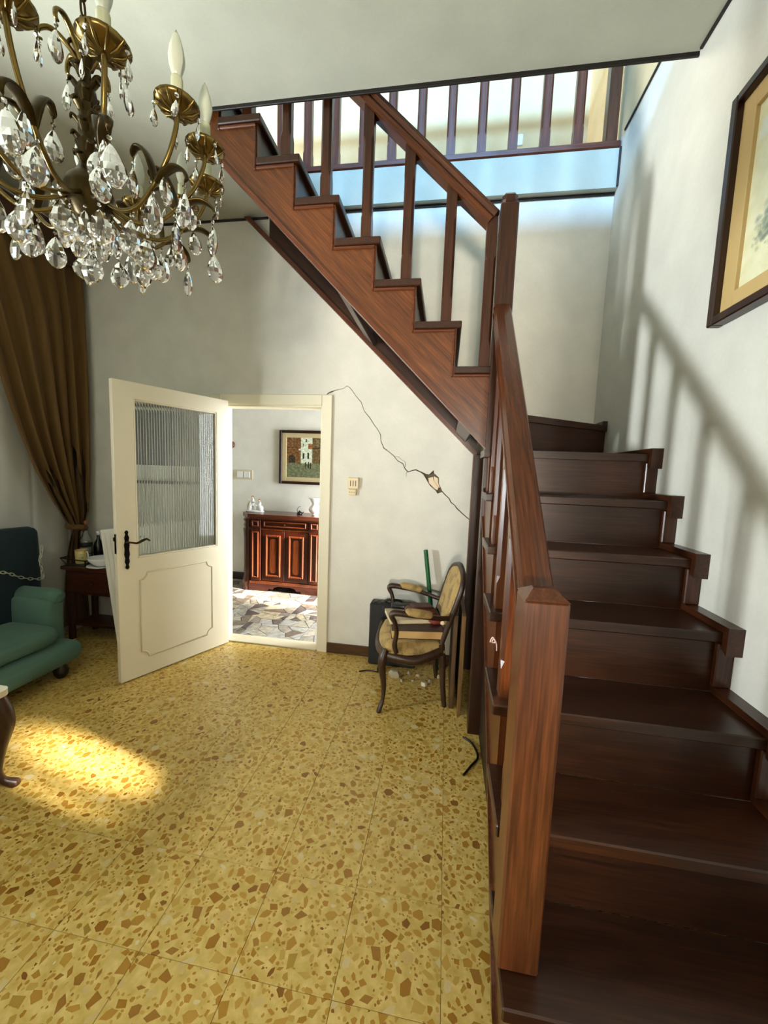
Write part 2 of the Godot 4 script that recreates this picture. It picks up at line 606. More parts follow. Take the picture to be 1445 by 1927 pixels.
	for e in [[DOOR_X0 - 0.009, DOOR_X0 + 0.025, 0.0, DOOR_Y], [DOOR_X1 - 0.025, DOOR_X1 + 0.009, 0.0, DOOR_Y], [DOOR_X0 + 0.025, DOOR_X1 - 0.025, DOOR_Y - 0.025, DOOR_Y + 0.009]]:
		box(st, Vector3(e[0], e[2], ZB - 0.13), Vector3(e[1], e[3], ZB - 0.0005), 0.003)
	obj("door_lining", st, M.white_frame, d)
	st = new_st()
	box(st, Vector3(DOOR_X0 + 0.026, 0.0, ZB - 0.125), Vector3(DOOR_X1 - 0.026, 0.012, ZB + 0.012), 0.003)
	obj("threshold", st, M.marble, d)

func ribbon(line, k):
	var up = []
	var dn = []
	for i in line.size():
		var p = Vector2(line[i][0], line[i][1])
		var a = line[max(i - 1, 0)]
		var b = line[min(i + 1, line.size() - 1)]
		var t = (Vector2(b[0], b[1]) - Vector2(a[0], a[1])).normalized()
		var n = Vector2(-t.y, t.x) * line[i][2] * k
		up.append(p + n)
		dn.append(p - n)
	dn.reverse()
	return PackedVector2Array(up + dn)

func floor_tiles():
	var f = struct_node("floor")
	var st = new_st()
	box(st, Vector3(XL, -0.12, -3.0), Vector3(XR, -0.0045, 2.8))
	obj("mortar_bed", st, M.grout, f)
	rng.seed = 5
	var T = 0.307
	var cache = {}
	for j in range(0, 9):
		var z1 = -0.937 + T * 2 - T * j
		var z0 = max(z1 - T, ZB)
		for i in range(-9, 6):
			var x0 = max(-0.55 + T * i, XL)
			var x1 = min(-0.55 + T * (i + 1), XR)
			if x1 - x0 < 0.02 or z1 - z0 < 0.02: continue
			obj("floor_tile", tile_mesh(x1 - x0, z1 - z0, rng.randi() % 16, rng.randi() % 4, cache), M.terrazzo, f, Vector3(x0, 0, z0))
	# the floor behind the photographer
	st = new_st()
	for j in 11:
		for i in 14:
			var a = Vector3(XL + 0.3 * i, -0.004, -0.323 + 0.283 * j)
			box(st, a, a + Vector3(0.299, 0.004, 0.282))
	var rest = obj("floor_tiles_behind", st, plain(Color(0.74, 0.6, 0.33), 0.35), f)
	rest.set_meta("kind", "stuff")

func tile_mesh(w, d, cell, turn, cache):
	var key = "%.3f %.3f %d %d" % [w, d, cell, turn]
	if cache.has(key): return cache[key]
	var st = new_st()
	var g = 0.0007
	var c = 0.0006
	var h = -0.012
	var top = [Vector3(g + c, 0, g + c), Vector3(w - g - c, 0, g + c), Vector3(w - g - c, 0, d - g - c), Vector3(g + c, 0, d - g - c)]
	var rim = [Vector3(g, -c, g), Vector3(w - g, -c, g), Vector3(w - g, -c, d - g), Vector3(g, -c, d - g)]
	var low = []
	for p in rim: low.append(Vector3(p.x, h, p.z))
	var uv = func(p):
		var q = Vector2(clamp(p.x / 0.307, 0.004, 0.996), clamp(p.z / 0.307, 0.004, 0.996)) - Vector2(0.5, 0.5)
		q = q.rotated(turn * PI / 2) + Vector2(0.5, 0.5)
		return (q + Vector2(cell % 4, cell / 4)) / 4.0
	var tri = func(a, b, c2):
		for p in [a, b, c2]:
			st.set_smooth_group(-1)
			st.set_uv(uv.call(p))
			st.add_vertex(p)
	tri.call(top[0], top[1], top[2])
	tri.call(top[0], top[2], top[3])
	for k in 4:
		var k2 = (k + 1) % 4
		tri.call(top[k], rim[k], rim[k2])
		tri.call(top[k], rim[k2], top[k2])
		tri.call(rim[k], low[k], low[k2])
		tri.call(rim[k], low[k2], rim[k2])
	cache[key] = mesh_of(st)
	return cache[key]

func upper_room():
	var m = M.upper_wall
	holed_wall("wall_upper_back", m, 2, -3.87, -3.75, XL - 0.14, XR + 0.12, UPF - 0.3, 6.0, [])
	holed_wall("wall_upper_front", m, 2, 0.9, 1.02, XL, XR, UPF, 6.0, [[-0.9, 0.7, 4.7, 5.4]])
	holed_wall("wall_upper_right", m, 0, XR, XR + 0.12, -3.75, -3.0, CEIL + 0.012, 6.0, [])
	holed_wall("wall_upper_left", m, 0, XL - 0.14, XL, -3.75, -3.12, UPF, 6.0, [[-3.71, -3.16, 4.0, 4.7]])
	window(3, 2, 0.96, -0.9, 0.7, 4.7, 5.4)
	var st = new_st()
	box(st, Vector3(XL - 0.14, 6.0, -3.87), Vector3(XR + 0.12, 6.2, 2.92))
	struct_mesh("ceiling_upper", st, M.ceiling)
	# small white wall plate upstairs
	st = new_st()
	box(st, Vector3(0.40, 4.31, -3.75), Vector3(0.49, 4.40, -3.738), 0.004)
	tag(obj("switch_plate", st, M.porcelain), "small white square wall plate seen between the upstairs balusters", "switch plate")

func hall():
	holed_wall("wall_hall_back", M.hall_wall, 2, -4.88, -4.76, -4.0, 1.42, 0.0, CEIL + 0.012, [])
	holed_wall("wall_hall_left", M.hall_wall, 0, -4.12, -4.0, -4.88, -3.12, 0.0, CEIL + 0.012, [])
	holed_wall("wall_hall_right", M.hall_wall, 0, 1.3, 1.42, -4.76, -3.12, 0.0, CEIL + 0.012, [[-4.7, -3.2, 0.05, 2.5]])
	holed_wall("wall_hall_front", M.hall_wall, 2, -3.12, -3.0, -4.12, XL - 0.14, 0.0, CEIL + 0.012, [])
	holed_wall("wall_hall_front", M.hall_wall, 2, -3.12, -3.0, XR + 0.12, 1.42, 0.0, CEIL + 0.012, [])
	window(4, 0, 1.37, -4.7, -3.2, 0.05, 2.5)
	var st = new_st()
	box(st, Vector3(-4.12, CEIL + 0.012, -4.88), Vector3(1.42, CEIL + 0.2, -3.75))
	box(st, Vector3(-4.12, CEIL + 0.012, -3.75), Vector3(XL, CEIL + 0.2, -3.0))
	box(st, Vector3(XR + 0.12, CEIL + 0.012, -3.75), Vector3(1.42, CEIL + 0.2, -3.0))
	struct_mesh("ceiling_hall", st, M.ceiling)
	# crazy-paved marble floor: stones inside square slabs, each stone its own piece
	var f = struct_node("floor_hall")
	st = new_st()
	box(st, Vector3(-4.0, -0.12, -4.76), Vector3(1.3, -0.004, -3.12))
	obj("mortar_bed", st, plain(Color(0.17, 0.15, 0.13), 0.8), f)
	rng.seed = 91
	var tones = [Color(0.76, 0.73, 0.66), Color(0.69, 0.66, 0.60), Color(0.60, 0.57, 0.51), Color(0.82, 0.76, 0.63), Color(0.45, 0.42, 0.39), Color(0.37, 0.34, 0.33), Color(0.74, 0.73, 0.70), Color(0.53, 0.47, 0.41)]
	var mats = []
	var pt = noise_img(256, 0.02, 4, 31)
	var sim = Image.create(256, 256, false, Image.FORMAT_RGB8)
	for y in 256:
		for x in 256:
			var v = 0.85 + 0.3 * (pt.get_pixel(x, y).r - 0.5)
			sim.set_pixel(x, y, Color(v, v, v))
	var stex = tex(sim)
	for t in tones:
		var m = plain(t, 0.3)
		m.albedo_texture = stex
		m.uv1_triplanar = true
		m.uv1_world_triplanar = true
		m.uv1_scale = Vector3(3, 3, 3)
		mats.append(m)
	var far = new_st()
	var S = 0.31
	for sj in 6:
		for si in 17:
			var o = Vector2(-4.0 + S * si, -3.12 - S * (sj + 1))
			var near_view = o.x > -2.95 and o.x < -0.75
			var seeds = []
			var n = 9 if near_view else 3
			for k in n: seeds.append(o + Vector2(rng.randf(), rng.randf()) * S)
			for k in n:
				var cell = PackedVector2Array([o, o + Vector2(S, 0), o + Vector2(S, S), o + Vector2(0, S)])
				cell = clip_rect(cell, -4.0, 1.3, -4.76, -3.12)
				for q in n:
					if q != k and cell.size() > 2: cell = half_plane(cell, (seeds[k] + seeds[q]) / 2.0, seeds[q] - seeds[k])
				if cell.size() < 3: continue
				for p in Geometry2D.offset_polygon(cell, -0.0028, Geometry2D.JOIN_MITER):
					if p.size() < 3 or area2(p) < 0.0004: continue
					var b = far if not near_view else new_st()
					var mid = Vector2.ZERO
					for v in p: mid += v / p.size()
					var hgt = rng.randf_range(-0.0006, 0.0006)
					stone(b, p, hgt)
					if near_view: obj("paving_stone", b, mats[[0, 0, 1, 1, 2, 2, 3, 4, 5, 6, 6, 7][rng.randi() % 12]], f)
	obj("paving_stones_far", far, mats[1], f).set_meta("kind", "stuff")
	st = new_st()
	box(st, Vector3(-4.0, 0, -4.76), Vector3(1.3, 0.10, -4.745), 0.003)
	box(st, Vector3(-4.0, 0.085, -4.745), Vector3(1.3, 0.10, -4.738), 0.003)
	struct_mesh("baseboard_hall", st, wood(Color(0.16, 0.09, 0.06), 0))
	sideboard()
	hall_painting()
	# double light switch
	var sw = thing("light_switch", "double white light switch plate on the hall wall above the sideboard", "switch", Vector3(-2.61, 1.40, -4.76))
	st = new_st()
	box(st, Vector3(-0.13, -0.06, 0), Vector3(0.13, 0.06, 0.008), 0.003)
	obj("plate", st, plain(Color(0.8, 0.76, 0.64), 0.4), sw)
	for k in 2:
		st = new_st()
		box(st, Vector3(-0.09 + k * 0.1, -0.04, 0.008), Vector3(-0.01 + k * 0.1, 0.04, 0.014), 0.003)
		obj("rocker", st, M.porcelain, sw)
	# round brown knob on the hall wall next to the door hinge
	st = new_st()
	lathe(st, [Vector2(0, 0.03), Vector2(0.03, 0.028), Vector2(0.042, 0.018), Vector2(0.045, 0)], 20, Transform3D(Basis(Vector3.RIGHT, PI / 2), Vector3.ZERO))
	var kn = obj("wall_disc", st, wood(Color(0.5, 0.32, 0.14), 0), self, Vector3(-2.775, 1.78, -4.759))
	tag(kn, "round brown wooden disc on the hall wall beside the open door's hinge edge", "wall hook")

func area2(p):
	var a = 0.0
	for i in p.size(): a += p[i].cross(p[(i + 1) % p.size()])
	return abs(a) / 2.0

func clip_rect(c, x0, x1, y0, y1):
	c = half_plane(c, Vector2(x1, 0), Vector2(1, 0))
	c = half_plane(c, Vector2(x0, 0), Vector2(-1, 0))
	c = half_plane(c, Vector2(0, y1), Vector2(0, 1))
	return half_plane(c, Vector2(0, y0), Vector2(0, -1))

func half_plane(poly, at: Vector2, n: Vector2):
	var out = PackedVector2Array()
	for i in poly.size():
		var a = poly[i]
		var b = poly[(i + 1) % poly.size()]
		var da = (a - at).dot(n)
		var db = (b - at).dot(n)
		if da <= 0: out.append(a)
		if (da < 0 and db > 0) or (da > 0 and db < 0): out.append(a + (b - a) * (da / (da - db)))
	return out

# one paving stone: flat top, chamfered rim, sides
func stone(st, p, y):
	var cen = Vector2.ZERO
	for v in p: cen += v / p.size()
	var n = p.size()
	for i in n:
		var a = p[i]
		var b = p[(i + 1) % n]
		var ai = a.lerp(cen, min(0.5, 0.002 / max((cen - a).length(), 0.004)))
		var bi = b.lerp(cen, min(0.5, 0.002 / max((cen - b).length(), 0.004)))
		face(st, [Vector3(cen.x, y, cen.y), Vector3(ai.x, y, ai.y), Vector3(bi.x, y, bi.y)], Vector3.UP)
		var e = b - a
		var out = Vector3(e.y, 0.0, -e.x)
		if out.dot(Vector3(a.x - cen.x, 0, a.y - cen.y)) < 0: out = -out
		face(st, [Vector3(ai.x, y, ai.y), Vector3(a.x, y - 0.0015, a.y), Vector3(b.x, y - 0.0015, b.y), Vector3(bi.x, y, bi.y)], out + Vector3.UP * 0.5 * out.length())
		face(st, [Vector3(a.x, y - 0.0015, a.y), Vector3(a.x, y - 0.006, a.y), Vector3(b.x, y - 0.006, b.y), Vector3(b.x, y - 0.0015, b.y)], out)

# ---------------------------------------------------------------- staircase
const WOOD := Color(0.47, 0.245, 0.105)
const WOOD_D := Color(0.29, 0.155, 0.075)
# nosing height and nosing z of the lower flight
var lowT := [[0.11, -0.56], [0.33, -0.785], [0.555, -1.01], [0.775, -1.22], [1.0, -1.446], [1.21, -1.66], [1.42, -1.865], [1.635, -2.068]]
# nosing height and nosing x of the upper flight
var upT := [[2.06, 0.256], [2.287, 0.037], [2.502, -0.182], [2.717, -0.402], [2.931, -0.629], [3.146, -0.851], [3.361, -1.071], [3.577, -1.281]]
const TH := 0.036      # tread thickness
const XS := 0.215      # outer face of the lower stringer
const ZS := -2.137     # outer face of the upper stringer
const XW := 0.955      # inner edge of the wall moulding

func baluster_mesh(h, w := 0.054):
	var st = new_st()
	var hw = w / 2.0
	var secs = [[0.0, 0.0015], [0.10, 0.0015], [0.125, 0.011], [h - 0.20, 0.011], [h - 0.175, 0.0015], [h, 0.0015]]
	var rings = []
	for s in secs:
		var c = s[1]
		var y = s[0]
		rings.append([Vector3(hw, y, hw - c), Vector3(hw - c, y, hw), Vector3(-hw + c, y, hw), Vector3(-hw, y, hw - c), Vector3(-hw, y, -hw + c), Vector3(-hw + c, y, -hw), Vector3(hw - c, y, -hw), Vector3(hw, y, -hw + c)])
	for i in rings.size() - 1:
		for k in 8:
			var k2 = (k + 1) % 8
			var m = rings[i][k] + rings[i][k2]
			quad(st, rings[i][k], rings[i][k2], rings[i + 1][k2], rings[i + 1][k], Vector3(m.x, 0, m.z), -1)
	face(st, rings[0], Vector3.DOWN)
	face(st, rings[-1], Vector3.UP)
	return mesh_of(st)

func low_rail_y(z): return 1.225 + (-0.95 - z) * 0.985
func up_rail_y(x): return 2.817 + (0.184 - x) * 0.94

func staircase():
	var s = thing("staircase", "dark mahogany staircase with square balusters turning at the corner up to the ceiling opening", "staircase")
	var tw = [wood(WOOD_D, 0, 0.32, 0.0), wood(WOOD_D, 0, 0.32, 0.37), wood(WOOD_D.lerp(WOOD, 0.25), 0, 0.32, 0.71)]
	var uw = [wood(WOOD_D, 2, 0.32, 0.2), wood(WOOD_D, 2, 0.32, 0.57), wood(WOOD_D, 2, 0.32, 0.81)]
	var bal = wood(WOOD, 1, 0.3, 0.3)
	var st
	# lower flight: treads and risers
	for i in 8:
		var y = lowT[i][0]
		var z = lowT[i][1]
		var zb = lowT[i + 1][1] - 0.03 if i < 7 else 0.0
		if i < 7:
			st = new_st()
			box(st, Vector3(XS - 0.03, y - TH, z), Vector3(XW + 0.045, y, zb), 0.004)
			obj("tread", st, tw[i % 3], s)
		var yb = lowT[i - 1][0] if i > 0 else 0.0
		st = new_st()
		box(st, Vector3(XS + 0.004, yb, z - 0.028), Vector3(XW + 0.045, y - TH, z - 0.045), 0.001)
		obj("riser", st, tw[(i + 1) % 3], s)
	# eighth tread runs back to the diagonal riser; the corner landing above it
	st = new_st()
	var xf = Transform3D(Basis(Vector3.RIGHT, PI / 2), Vector3.ZERO)   # local xy -> world x, z ; local z -> -y
	var py = lowT[7][0]
	prism(st, [Vector2(XS - 0.03, -2.068), Vector2(XR - 0.004, -2.068), Vector2(XR - 0.004, -2.80), Vector2(0.28, -2.30), Vector2(XS - 0.03, -2.30)], -py, -(py - TH), xf)
	obj("tread", st, tw[1], s)
	var yl = 1.85
	st = new_st()
	prism(st, [Vector2(0.28, -2.225), Vector2(XR - 0.004, -2.735), Vector2(XR - 0.004, -2.995), Vector2(0.19, -2.995), Vector2(0.19, -2.225)], -yl, -(yl - TH), xf)
	obj("tread", st, wood(WOOD_D, 0, 0.34, 0.5), s)
	st = new_st()
	prism(st, [Vector2(0.28, -2.25), Vector2(XR - 0.004, -2.76), Vector2(XR - 0.004, -2.778), Vector2(0.28, -2.268)], -(yl - TH), -py, xf)
	obj("riser", st, wood(WOOD_D, 0, 0.34, 0.9), s)
	# upper flight
	for i in 8:
		var y = upT[i][0]
		var x = upT[i][1]
		var xb = upT[i + 1][1] + 0.03 - 0.0 if i < 7 else -1.41
		var xo = x - 0.214 - 0.03 if i < 7 else -1.41
		st = new_st()
		box(st, Vector3(xo, y - TH, -2.995), Vector3(x, y, ZS + 0.022), 0.004)
		obj("tread", st, uw[i % 3], s)
		var yb = upT[i - 1][0] if i > 0 else yl
		st = new_st()
		box(st, Vector3(x - 0.028, yb - (TH if i > 0 else 0.0), -2.995), Vector3(x - 0.045, y - TH, ZS - 0.002), 0.001)
		obj("riser", st, uw[(i + 1) % 3], s)
	st = new_st()
	box(st, Vector3(-1.385, 3.577, -2.99), Vector3(-1.405, UPF, ZS + 0.01), 0.001)
	obj("riser", st, uw[0], s)
	stringers(s)
	# wall moulding beside the lower flight
	for i in range(1, 8):
		var y = lowT[i][0]
		var z = lowT[i][1]
		var zb = (lowT[i + 1][1] - 0.028) if i < 7 else -2.77
		var mm = wood(WOOD_D.lerp(WOOD, 0.3), 2, 0.3, 0.1 * i)
		st = new_st()
		var poly = [Vector2(zb, y + 0.001), Vector2(z + 0.003, y + 0.001), Vector2(z + 0.003, y - 0.055), Vector2(z + 0.028, y - 0.07), Vector2(z + 0.028, y + 0.026), Vector2(zb, y + 0.026)]
		prism(st, poly, XW, XR, Transform3D(Basis(Vector3(0, 0, 1), Vector3(0, 1, 0), Vector3(1, 0, 0)), Vector3.ZERO))
		obj("wall_moulding", st, mm, s)
		var yb = lowT[i - 1][0] + 0.026
		st = new_st()
		box(st, Vector3(XW - 0.004, yb, z - 0.027), Vector3(XR, y - TH - 0.005, z - 0.005), 0.004)
		obj("wall_moulding", st, wood(WOOD_D.lerp(WOOD, 0.45), 1, 0.3, 0.1 * i), s)
	st = new_st()
	box(st, Vector3(XW + 0.02, yl + 0.0, -2.74), Vector3(XR, yl + 0.03, -2.99), 0.003)
	obj("wall_moulding", st, wood(WOOD_D, 2), s)
	# posts
	st = new_st()
	var np = 0.047
	box(st, Vector3(-np, 0, -np), Vector3(np, 0.905, np), 0.005)
	face(st, [Vector3(-np, 0.905, np), Vector3(np, 0.905, np), Vector3(np * 0.5, 0.925, np * 0.2), Vector3(-np * 0.5, 0.925, np * 0.2)], Vector3(0, 1, 1))
	face(st, [Vector3(-np, 0.905, -np), Vector3(np, 0.905, -np), Vector3(np * 0.5, 0.925, -np * 0.2), Vector3(-np * 0.5, 0.925, -np * 0.2)], Vector3(0, 1, -1))
	face(st, [Vector3(np, 0.905, np), Vector3(np, 0.905, -np), Vector3(np * 0.5, 0.925, -np * 0.2), Vector3(np * 0.5, 0.925, np * 0.2)], Vector3(1, 1, 0))
	face(st, [Vector3(-np, 0.905, np), Vector3(-np, 0.905, -np), Vector3(-np * 0.5, 0.925, -np * 0.2), Vector3(-np * 0.5, 0.925, np * 0.2)], Vector3(-1, 1, 0))
	face(st, [Vector3(np * 0.5, 0.925, np * 0.2), Vector3(-np * 0.5, 0.925, np * 0.2), Vector3(-np * 0.5, 0.925, -np * 0.2), Vector3(np * 0.5, 0.925, -np * 0.2)], Vector3.UP)
	obj("newel_post", st, wood(WOOD.lightened(0.04), 1, 0.3, 0.65), s, Vector3(0.228, 0.332, -0.90))
	st = new_st()
	box(st, Vector3(0.193, 1.63, -2.187), Vector3(0.280, 2.832, -2.10), 0.006)
	box(st, Vector3(0.199, 2.832, -2.181), Vector3(0.274, 2.884, -2.106), 0.016)
	obj("newel_post", st, wood(WOOD_D, 1, 0.3, 0.15), s)
	st = new_st()
	box(st, Vector3(0.20, 0.0, -2.27), Vector3(0.285, 1.60, -2.19), 0.004)
	obj("support_post", st, wood(WOOD_D, 1, 0.35, 0.25), s)
	# handrails: profiled, one straight piece each
	var prof = [Vector2(-0.040, -0.078), Vector2(0.040, -0.078), Vector2(0.043, -0.05), Vector2(0.036, -0.04), Vector2(0.043, -0.022), Vector2(0.034, -0.003), Vector2(0.0, 0.0), Vector2(-0.034, -0.003), Vector2(-0.043, -0.022), Vector2(-0.036, -0.04), Vector2(-0.043, -0.05)]
	rail(s, prof, Vector3(0.232, low_rail_y(-0.93), -0.93), Vector3(0.232, low_rail_y(-2.10), -2.10))
	rail(s, prof, Vector3(0.192, up_rail_y(0.192), ZS - 0.02), Vector3(-1.25, up_rail_y(-1.25), ZS - 0.02))
	# balusters
	for i in range(2, 8):
		var z = lowT[i][1] - 0.075
		var y = lowT[i][0]
		obj("baluster", baluster_mesh(low_rail_y(z) - 0.06 - y), bal, s, Vector3(0.236, y, z))
	for i in range(0, 7):
		var x = upT[i][1] - (0.083 if i else 0.095)
		var y = upT[i][0]
		obj("baluster", baluster_mesh(up_rail_y(x) - 0.055 - y), wood(WOOD_D.lerp(WOOD, 0.2), 1, 0.3, 0.3), s, Vector3(x, y, ZS - 0.02))

func rail(s, prof, a: Vector3, b: Vector3):
	var st = new_st()
	prism(st, prof, 0.0, (b - a).length())
	var d = (b - a).normalized()
	var side = Vector3.UP.cross(d).normalized()
	var o = obj("handrail", st, wood(WOOD.lerp(WOOD_D, 0.3), 2, 0.26, 0.4), s)
	o.transform = Transform3D(Basis(side, d.cross(side), d), a)

# outer strings with the steps cut in, their bottom beads, the wall string, the panel under the lower flight
func stringers(s):
	# upper flight, drawn in world x, y then turned so that the grain follows the slope
	var top = []
	top.append(Vector2(0.20, 2.06 - TH))
	for i in range(1, 8):
		top.append(Vector2(upT[i][1] - 0.024, upT[i - 1][0] - TH))
		top.append(Vector2(upT[i][1] - 0.024, upT[i][0] - TH))
	top.append(Vector2(-1.41, upT[7][0] - TH))
	var bot = [Vector2(-1.41, 3.270), Vector2(0.20, 1.669)]
	slanted(s, "stringer", top + bot, ZS - 0.035, ZS, -0.77, wood(Color(0.50, 0.275, 0.105), 0, 0.34, 0.12), 2)
	# bead mouldings: along the bottom edge and under each tread
	slanted(s, "edge_bead", [Vector2(-1.41, 3.270), Vector2(0.20, 1.669), Vector2(0.20, 1.639), Vector2(-1.41, 3.240)], ZS - 0.045, ZS + 0.010, -0.77, wood(Color(0.5, 0.26, 0.12), 0, 0.3), 2)
	for i in range(0, 7):
		var st = new_st()
		var x1 = upT[i][1] - 0.030
		if i == 0: x1 = 0.196
		var x0 = upT[i + 1][1] - 0.03
		var y = upT[i][0] - TH
		box(st, Vector3(x0 - 0.0, y - 0.016, ZS), Vector3(x1, y, ZS + 0.012), 0.004)
		box(st, Vector3(x0 - 0.014, y - 0.016, ZS), Vector3(x0, upT[i + 1][0] - TH - 0.016, ZS + 0.010), 0.004)
		obj("edge_bead", st, wood(Color(0.48, 0.25, 0.12), 0, 0.3), s)
	# wall string of the upper flight and its upright on the wall
	slanted(s, "wall_string", [Vector2(-1.42, 3.39), Vector2(-1.42, 3.235), Vector2(0.21, 1.655), Vector2(0.21, 1.85)], ZB + 0.004, ZB + 0.034, -0.77, wood(WOOD_D, 0, 0.4), 2)
	slanted(s, "edge_bead", [Vector2(-1.62, 3.385), Vector2(-1.575, 3.385), Vector2(0.215, 1.665), Vector2(0.195, 1.645)], ZB + 0.002, ZB + 0.05, -0.77, wood(WOOD, 0, 0.35), 2)
	var st = new_st()
	box(st, Vector3(0.195, 0.0, ZB + 0.002), Vector3(0.29, 1.66, ZB + 0.035), 0.003)
	obj("wall_post", st, wood(WOOD_D, 1), s)
	st = new_st()
	box(st, Vector3(0.187, 0.0, ZB + 0.001), Vector3(0.197, 1.662, ZB + 0.05), 0.002)
	obj("edge_bead", st, wood(WOOD, 1), s)
	# two short bearers across the underside
	for e in [[0.085, 1.745], [-0.62, 2.43]]:
		st = new_st()
		box(st, Vector3(-0.05, 0.0, ZB + 0.04), Vector3(0.05, 0.04, ZS - 0.05), 0.003, Transform3D(Basis(Vector3(0, 0, 1), -0.77), Vector3(e[0], e[1] + 0.03, 0)))
		obj("bearer", st, wood(WOOD_D, 2), s)
	# lower flight, drawn in z, y
	top = [Vector2(lowT[0][1] - 0.024, 0.0), Vector2(lowT[0][1] - 0.024, lowT[0][0] - TH)]
	for i in range(1, 8):
		top.append(Vector2(lowT[i][1] + (-0.024), lowT[i - 1][0] - TH))
		top.append(Vector2(lowT[i][1] + (-0.024), lowT[i][0] - TH))
	top.append(Vector2(-2.19, lowT[7][0] - TH))
	bot = [Vector2(-2.19, 1.28), Vector2(-0.97, 0.0)]
	slanted(s, "stringer", top + bot, XS, XS + 0.035, 0.78, wood(WOOD, 0, 0.3, 0.3), 0)
	slanted(s, "edge_bead", [Vector2(-2.19, 1.28), Vector2(-0.97, 0.0), Vector2(-1.0, 0.0), Vector2(-2.19, 1.25)], XS - 0.010, XS + 0.045, 0.78, wood(WOOD, 0, 0.3), 0)
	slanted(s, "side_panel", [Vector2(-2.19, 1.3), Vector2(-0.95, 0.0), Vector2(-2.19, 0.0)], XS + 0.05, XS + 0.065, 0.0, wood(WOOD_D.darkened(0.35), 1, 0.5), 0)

# a board given by its outline in a vertical plane: across = 2 for the xy plane, 0 for the zy plane
func slanted(s, called, poly, w0, w1, ang, m, across):
	var q = []
	for p in poly: q.append(Vector2(p.x, p.y).rotated(-ang))
	var st = new_st()
	prism(st, q, w0, w1)
	var o = obj(called, st, m, s)
	var b = Basis(Vector3(0, 0, 1), ang)
	if across == 0: b = Basis(Vector3(0, 0, 1), Vector3(0, 1, 0), Vector3(-1, 0, 0)) * b
	o.transform = Transform3D(b, Vector3.ZERO)
	if across == 0:
		st = new_st()
		prism(st, q, -w1, -w0)
		o.mesh = mesh_of(st)
	return o

func landing_balustrade():
	var t = thing("landing_balustrade", "reddish-brown wooden balustrade of the upstairs landing above the white slab edge", "balustrade", Vector3(0, UPF, -2.985))
	var mat = wood(Color(0.5, 0.24, 0.15), 1, 0.3, 0.7)
	var st = new_st()
	box(st, Vector3(-1.40, 0.0, -0.035), Vector3(XR - 0.005, 0.045, 0.045), 0.008)
	obj("bottom_rail", st, wood(Color(0.5, 0.24, 0.15), 0, 0.3), t)
	st = new_st()
	box(st, Vector3(-1.40, 0.90, -0.04), Vector3(XR - 0.005, 0.96, 0.04), 0.012)
	obj("handrail", st, wood(Color(0.5, 0.24, 0.15), 0, 0.3), t)
	var bm = baluster_mesh(0.86, 0.06)
	for k in 11:
		obj("baluster", bm, mat, t, Vector3(0.738 - 0.2075 * k, 0.043, 0.0))
	st = new_st()
	box(st, Vector3(0.905, 0.0, -0.04), Vector3(0.975, 1.05, 0.04), 0.008)
	obj("newel_post", st, wood(Color(0.42, 0.22, 0.09), 1, 0.3), t)
	# the rail along the front edge of the opening, upstairs
	var f = thing("opening_balustrade", "wooden balustrade upstairs along the front edge of the stair opening, above the ceiling", "balustrade", Vector3(0, UPF, -2.055))
	st = new_st()
	box(st, Vector3(-1.40, 0.0, -0.03), Vector3(XR - 0.005, 0.045, 0.03), 0.006)
	obj("bottom_rail", st, wood(WOOD, 0), f)
	st = new_st()
	box(st, Vector3(-1.40, 0.90, -0.04), Vector3(XR - 0.005, 0.96, 0.04), 0.012)
	obj("handrail", st, wood(WOOD, 0), f)
	for k in 12:
		obj("baluster", bm, mat, f, Vector3(0.9 - 0.2 * k, 0.043, 0.0))

